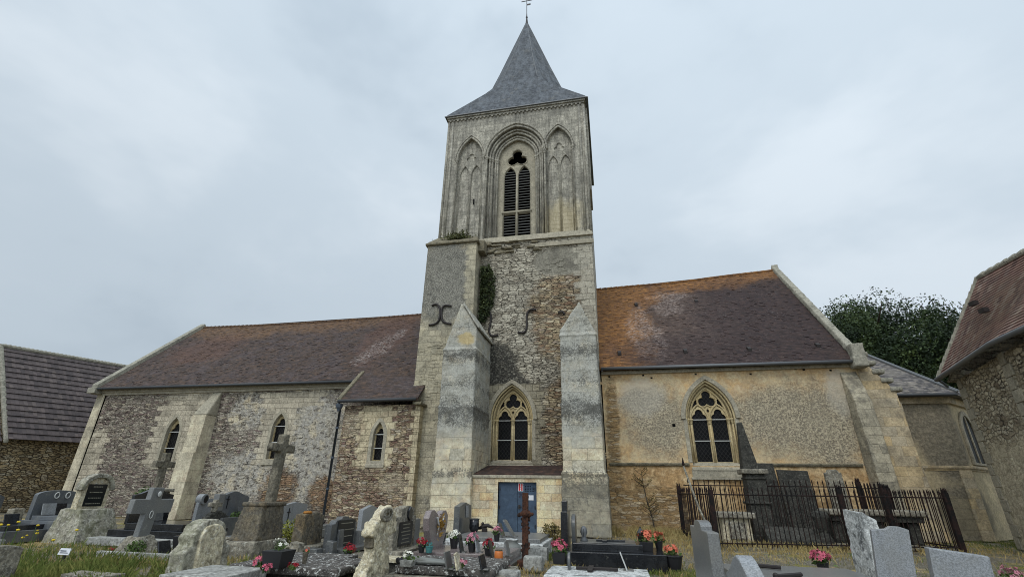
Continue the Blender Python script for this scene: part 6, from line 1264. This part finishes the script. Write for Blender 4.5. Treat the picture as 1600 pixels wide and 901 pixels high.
t = thing('urn', (7.15, 19.6, 0), 'dark mossy urn-like stump beside the table tomb', 'urn'); m = MB(); m.rev([(.3, 0), (.26, .25), (.14, .45), (.2, .7), (.28, .95), (.22, 1.1), (.05, 1.14)], (7.0, 20.0, 0), 14); rough(m.build('stump', M['olddark'], t), .03, .05); slab('foot', M['old'], 6.65, 7.35, 19.65, 20.35, -.02, .12, t, rgh=(.04, .02))
t = thing('scroll_stone', (6.2, 20.6, 0), 'low dark fallen slab with curved edge lying behind the front railings', 'slab'); m = MB(); m.hexa([(5.2, 19.9, 0), (6.9, 19.9, 0), (6.9, 20.7, .1), (5.2, 20.7, .1)], [(5.2, 19.9, .22), (6.9, 19.9, .2), (6.9, 20.7, .55), (5.2, 20.7, .6)]); rough(m.build('slab', M['olddark'], t), .04, .05)
# ---- railings
def railing(label, pts, z_rail, z_tip, posts, spacing=.16, zb=.12, extra=()):
    t = thing('railing', (pts[0][0], pts[0][1], 0), label, 'fence')
    for i in range(len(pts)-1):
        a = Vector((*pts[i], 0)); b = Vector((*pts[i+1], 0)); L_ = (b-a).length; d = (b-a)/L_
        for z in (z_rail, zb+.06):
            m = MB(); m.tube([a+Vector((0, 0, z)), b+Vector((0, 0, z))], .02, 6); m.build('rail', M['fence'], t)
        n = max(1, int(L_/spacing))
        pk = MB(); pk.tube([(0, 0, zb-.05), (0, 0, z_rail+.05), (0, 0, z_tip-.13)], .0155, 5); pk.rev([(.012, 0), (.026, .05), (.018, .09), (.003, .16)], (0, 0, z_tip-.15), 5); pk.rev([(.022, 0), (.022, .03)], (0, 0, z_tip-.17), 5)
        p0 = None
        for k in range(1, n):
            p = a+d*L_*k/n
            if p0 is None: p0 = pk.build('picket', M['fence'], t); o = p0
            else: o = p0.copy(); col.objects.link(o)
            o.location = (p.x, p.y, rnd.uniform(-.02, .02)); o.rotation_euler = (rnd.gauss(0, .008), rnd.gauss(0, .008), 0)
    for (x, y, h) in posts:
        m = MB(); m.box(x-.075, x+.075, y-.075, y+.075, -.05, h-.16); 
        for s in (-1, 1):
            for q in (-1, 1): m.rev([(.02, 0), (.03, .06), (.004, .17)], (x+s*.04, y+q*.04, h-.18), 5)
        m.build('post', M['fence'], t, bevel=.006)
    return t
railing('front rusty iron railing with spear tips enclosing the old tombs', [(2.62, 22.3), (3.12, 18.0), (7.3, 18.75), (10.65, 19.3)], 1.62, 1.86, [(2.62, 22.3, 2.08), (3.12, 18.0, 1.92), (10.65, 19.3, 1.95), (7.3, 18.75, 2.0)], .155)
railing('right-hand rusty railing panel running back from the corner post to the apse', [(10.65, 19.45), (10.35, 22.2)], 1.62, 1.88, [(10.35, 22.2, 2.1)], .155)
railing('back iron railing along the chancel wall behind the slabs', [(2.8, 22.1), (9.35, 22.1)], 1.95, 2.2, [(9.35, 22.1, 2.32)], .2)
railing('short inner railing panel between the back railing and the table tomb', [(9.4, 22.0), (9.15, 19.9)], 1.9, 2.1, [(9.1, 19.8, 2.08)], .16)
t = thing('railing_post', (3.0, 17.6, 0), 'twisted pale iron stay post standing before the left corner of the railings', 'post')
q0 = onY(1068, 728, 18.5); q1 = onY(1101, 835, 17.0); m = MB(); m.tube([(3.05, 17.6, 0), lerp((3.05, 17.6, 0), q0, .5)+Vector((-.06, 0, 0)), q0], .035, 6); m.build('stay', M['old'], t); m = MB(); m.rev([(.02, 0), (.05, .08), (.004, .3)], tuple(q0), 6); m.build('spike', M['fence'], t)
# ---- flowers and small things on the graves
F = bouquet
F(874, 880, .25, .17, 26, M['petal_pink'], 'bright pink flowers in a square black pot on the white-lichened slab', sq=True, pr=.14, ph=.22, size=.06)
q = Vector((.72, 13.2, .34)); F(0, 0, .34, .19, 26, M['petal_orange'], 'pale orange flowers in a black trough at the end of the large black tomb', pr=.16, ph=.2, size=.06, sq=True, dist=Vector((.66, 13.35, 0)))
F(0, 0, .0, .17, 20, M['petal_orange'], 'orange-red flowers in the round black pot right of the large black tomb', pr=.22, ph=.32, size=.06, dist=Vector((1.2, 12.9, 0)))
F(0, 0, .34, .15, 18, M['petal_orange'], 'orange-red flowers behind the round black pot by the large black tomb', pr=.1, ph=.2, size=.06, dist=Vector((.98, 13.7, 0)))
F(709, 856, .3, .14, 22, M['petal_white'], 'white flowers in a dark pot right of the pink heart headstone', pr=.11, ph=.22, size=.055)
F(737, 862, .3, .16, 22, M['petal_rose'], 'pale pink flowers on the slab of the heart headstone', pr=.1, ph=.2, size=.055)
F(763, 868, .3, .13, 22, M['petal_red'], 'dark red flowers in a green pot left of the orange jar', pr=.1, ph=.16, size=.05)
F(776, 845, .46, .12, 16, M['petal_rose'], 'pink and white flowers on the grey tomb below the door', pr=.08, ph=.18, size=.05)
F(658, 863, .3, .12, 16, M['petal_red'], 'small red flowers at the foot of the hexagon stele', pr=.08, ph=.16, size=.045)
F(670, 863, .3, .08, 8, M['teal'], 'teal pot of sparse flowers left of the heart headstone', potmat=M['teal'], pr=.09, ph=.14, size=.035)
F(720, 888, .36, .12, 16, M['petal_rose'], 'faded pink dry bunch lying on the long ledger tomb', pot=None, size=.04)
F(637, 884, .36, .11, 14, M['petal_white'], 'white flowers in a pale trough at the left end of the ledger tomb', potmat=M['concrete'], sq=True, pr=.12, ph=.1, size=.04)
F(790, 893, .1, .12, 16, M['petal_rose'], 'withered pink and white bunch right of the ledger tomb', pot=None, size=.045)
F(816, 868, .0, .16, 20, M['petal_rose'], 'dried pale pink heather behind the rusty cross', pr=.12, ph=.2, size=.03)
F(544, 868, .3, .12, 18, M['petal_red'], 'crimson flower on the grave with the black polished plaque', pr=.07, ph=.06, size=.05)
F(575, 862, .3, .11, 16, M['petal_red'], 'red flowers beside the pale-edged headstone', pr=.08, ph=.18, size=.05)
F(404, 884, .36, .11, 16, M['petal_pink'], 'pinkish red flowers left of the dark planter on the blotched tomb', pot=None, size=.05)
F(415, 892, .36, .08, 10, M['petal_pink'], 'second small pink bunch at the front left of the blotched tomb', pot=None, size=.045)
F(457, 889, .36, .09, 12, M['petal_red'], 'small faded red bunch in the middle of the blotched tomb', pot=None, size=.035)
F(432, 885, .36, .14, 18, M['petal_white'], 'dark square planter of dried flowers on the blotched tomb', sq=True, pr=.2, ph=.26, size=.035)
F(475, 880, .36, .06, 5, M['petal_orange'], 'small brown vase with a dry stem on the blotched tomb', potmat=M['oldbrown'], pr=.05, ph=.18, size=.03)
F(1288, 895, .1, .2, 22, M['petal_pink'], 'pink and white flowers left of the leaning white slab', pr=.12, ph=.2, size=.07)
F(1586, 915, .0, .2, 30, M['petal_rose'], 'cluster of withered pink flowers behind the low headstone at the lower right corner', pr=.1, ph=.1, size=.05)
F(1342, 880, 0.1, .12, 12, M['petal_pink'], 'pink flowers peeping beside the light granite headstone', pr=.1, ph=.2, size=.05)
F(845*0+215, 868, .05, .07, 8, M['petal_red'], 'small dark red bunch at the foot of the leaning grey cross', pot=None, size=.035, dist=Vector((-12.9, 11.4, 0)))
q = onZ(779, 876, .3)
t = thing('jar', (q.x, q.y, .3), 'small bright orange glazed candle jar on the heart headstone slab', 'jar'); m = MB(); m.rev([(.07, 0), (.09, .05), (.09, .16), (.07, .2)], (q.x, q.y, .3), 12); m.build('body', M['orange'], t, smooth=True); m = MB(); m.rev([(.075, .19), (.085, .21), (.05, .22)], (q.x, q.y, .3), 12); m.build('rim', M['oldbrown'], t)
for i, (px, py, z, w_, h, mt, lb) in enumerate(((748, 862, .3, .3, .34, 'glight', 'thin pale upright plaque left of the pale pink flowers'), (722, 862, .3, .26, .36, 'gdark', 'black plaque behind the pale pink flowers'), (770, 872, .3, .26, .34, 'gdark', 'dark thin plaque just left of the orange jar'), (702, 888, .36, .3, .26, 'gmid', 'grey plaque standing on the middle of the ledger tomb'), (717, 890, .36, .26, .26, 'oldpale', 'curved pale plaque on the ledger tomb right of the grey one'), (756, 889, .36, .34, .22, 'gdark', 'black framed plaque at the right end of the ledger tomb'), (795, 868, .3, .3, .3, 'ggrey', 'grey plaque near the right end of the heart slab'))):
    q = onZ(px, py, z); p = thing('memorial_plaque', (q.x, q.y, z), lb, 'plaque'); upright('plate', M[mt], q.x, q.y, w_, z+.01, h, .03, 'rect' if i % 2 else 'slant', p, lean=-.25, bevel=.006); slab('foot', M['gmid'], q.x-.08, q.x+.1, q.y-.09, q.y+.09, z-.005, z+.02, p)
q = onZ(690, 884, .36); t = thing('flower_sheaf', (q.x, q.y, .36), 'grey ceramic sheaf of flowers lying along the ledger tomb', 'sheaf'); m = MB()
for k in range(9): rr = random.Random(k); m.tube([(q.x-.7, q.y+.05*rr.gauss(0, 1), .4+.02*k % .1), (q.x-.1, q.y+.02*k, .42), (q.x+.35, q.y-.05, .4)], [.05, .035, .008], 5)
m.build('stems', M['potgrey'], t, smooth=True); m = MB(); [m.ball((q.x-.75+.1*math.cos(k), q.y+.1*math.sin(k*2), .43), .05, 6, 5) for k in range(8)]; m.build('heads', M['gdark'], t)
# ---- plants around the graves
def bush(name, x, y, z, rx, ry, rz, n, size, mat, label, seed, cat='plant'):
    rng = random.Random(seed); t = thing(name, (x, y, z), label, cat); m = MB(); P_ = []
    for _ in range(n):
        v = Vector((rng.gauss(0, 1), rng.gauss(0, 1), rng.gauss(0, 1))).normalized()*rng.random()**.4; P_.append((x+v.x*rx, y+v.y*ry, z+rz+v.z*rz))
    leaf_quads(m, P_, size, rng); m.build('leaves', mat, t, fixn=False); s = MB(); [s.tube([(x, y, z-.05), (x+rng.uniform(-.6, .6)*rx, y+rng.uniform(-.6, .6)*ry, z+rz*1.5)], .008, 4) for _ in range(10)]; s.build('stem', M['bark'], t)
bush('bush', -9.6, 14.2, 0, .55, .45, .38, 1400, .035, M['hedge'], 'round yellow-green bush between the tall cross and the mossy block', 31)
bush('bush', -15.9, 14.6, .6, .3, .35, .5, 600, .05, M['leaf'], 'green leafy sprig growing right of the arched stele', 32)
bush('bush', -13.7, 16.6, .4, .22, .3, .2, 350, .04, M['leaf'], 'little green plant in front of the slanted headstone', 33)
bush('bush', -2.0, 15.9, 0, .35, .4, .38, 500, .05, M['dryleaf'], 'dry green weeds in the gap right of the porch tomb', 34)
bush('bush', -11.9, 11.15, 0, .22, .25, .18, 500, .03, M['leaf'], 'small dark green tuft at the foot of the leaning grey cross', 35)
bush('bush', -10.4, 13.6, .0, .5, .4, .2, 600, .035, M['leaf'], 'low green ground plant left of the tall cross pedestal', 36)
# yellow wild flowers
rng = random.Random(44); t = thing('wildflower', (-14.5, 10.2, 0), 'yellow wild flowers on tall stems in the left-hand grass', 'flowers'); s = MB(); b = MB()
for _ in range(16):
    px, py = rng.choice(((70, 800), (60, 815), (80, 830), (30, 825), (28, 845), (75, 822))); x, y = -12.5+rng.gauss(0, .35)+(px-60)*.012, 8.9+rng.gauss(0, .35)+(px-60)*.012; h = rng.uniform(.45, .85)
    s.tube([(x, y, 0), (x+rng.gauss(0, .04), y, h)], .006, 4, cap=False); b.ball((x+rng.gauss(0, .02), y, h), rng.uniform(.02, .04), 6, 4, (1, 1, .6))
s.build('stems', M['leaf'], t); b.build('blossoms', M['petal_yellow'], t)
# ---- grass
def grass(name, label, spots, mat, n, h, wdt, seed, cat='grass'):
    rng = random.Random(seed); m = MB(); tot = sum(s[4] for s in spots)
    for (cx, cy2, rx, ry, wt, hk) in spots:
        for _ in range(int(n*wt/tot)):
            x, y = cx+rng.gauss(0, rx), cy2+rng.gauss(0, ry)
            if sphere_noise(x*1.3, y*1.3, seed) < -.12: continue
            hh = h*hk*rng.uniform(.4, 1.3); a = rng.uniform(0, 6.28); lx, ly = math.cos(a)*wdt, math.sin(a)*wdt; bx, by = rng.gauss(0, .35)*hh, rng.gauss(0, .35)*hh
            m.add([(x-lx, y-ly, -.04), (x+lx, y+ly, -.04), (x+bx*.4+lx*.6, y+by*.4+ly*.6, hh*.6), (x+bx, y+by, hh)], [(0, 1, 2), (0, 2, 3)])
    o = m.build(name, mat, fixn=False); tag(o, label, cat, kind='stuff')
grass('green_grass', 'green tufts of grass and weeds in the left foreground and around the graves', [(-12.0, 9.0, 1.6, 1.3, 10, 1.5), (-10.2, 8.0, .8, .8, 6, 1.5), (-16, 12, 2.2, .9, 6, .6), (-12.5, 12.6, 1.4, .8, 3, .6), (-8.6, 8.4, .7, .5, 4, 1.3), (-4.4, 8.6, .5, .4, 2, 1.5), (-9.6, 10.9, 1.2, .7, 3, .7), (1.4, 12.0, .8, 1.0, 4, .6), (.4, 11.9, 1.2, .4, 1, .5), (14.5, 24, 1.8, 2.2, 10, .5), (8, 15, 2.5, 1.6, 3, .5), (-1.6, 14.5, .3, .8, 2, 1.0)], M['grassg'], 30000, .12, .006, 51)
grass('dry_grass', 'straw-coloured dry grass along the chancel wall, inside the railings and over the paths', [(1.2, 22.6, 1.3, .5, 9, 2.2), (2.2, 20.5, 1.0, 1.8, 5, 1.2), (6, 19.0, 2.8, .5, 8, 1.3), (4.5, 17.2, 2.6, .9, 6, .9), (-14, 11.0, 2.5, 1.0, 6, .7), (-10.5, 10.0, 1.5, 1.2, 5, .8), (-7.5, 11.3, 1.2, .5, 3, .8), (1.6, 15.5, 1.4, 3, 6, .8), (6.5, 21.5, 2.6, .6, 4, 1.2), (-1.6, 12.0, .5, .5, 2, .8), (-18, 21, 6, 1.2, 4, .8), (12, 20.5, 1, 2, 3, .7)], M['grassd'], 19000, .14, .006, 52)
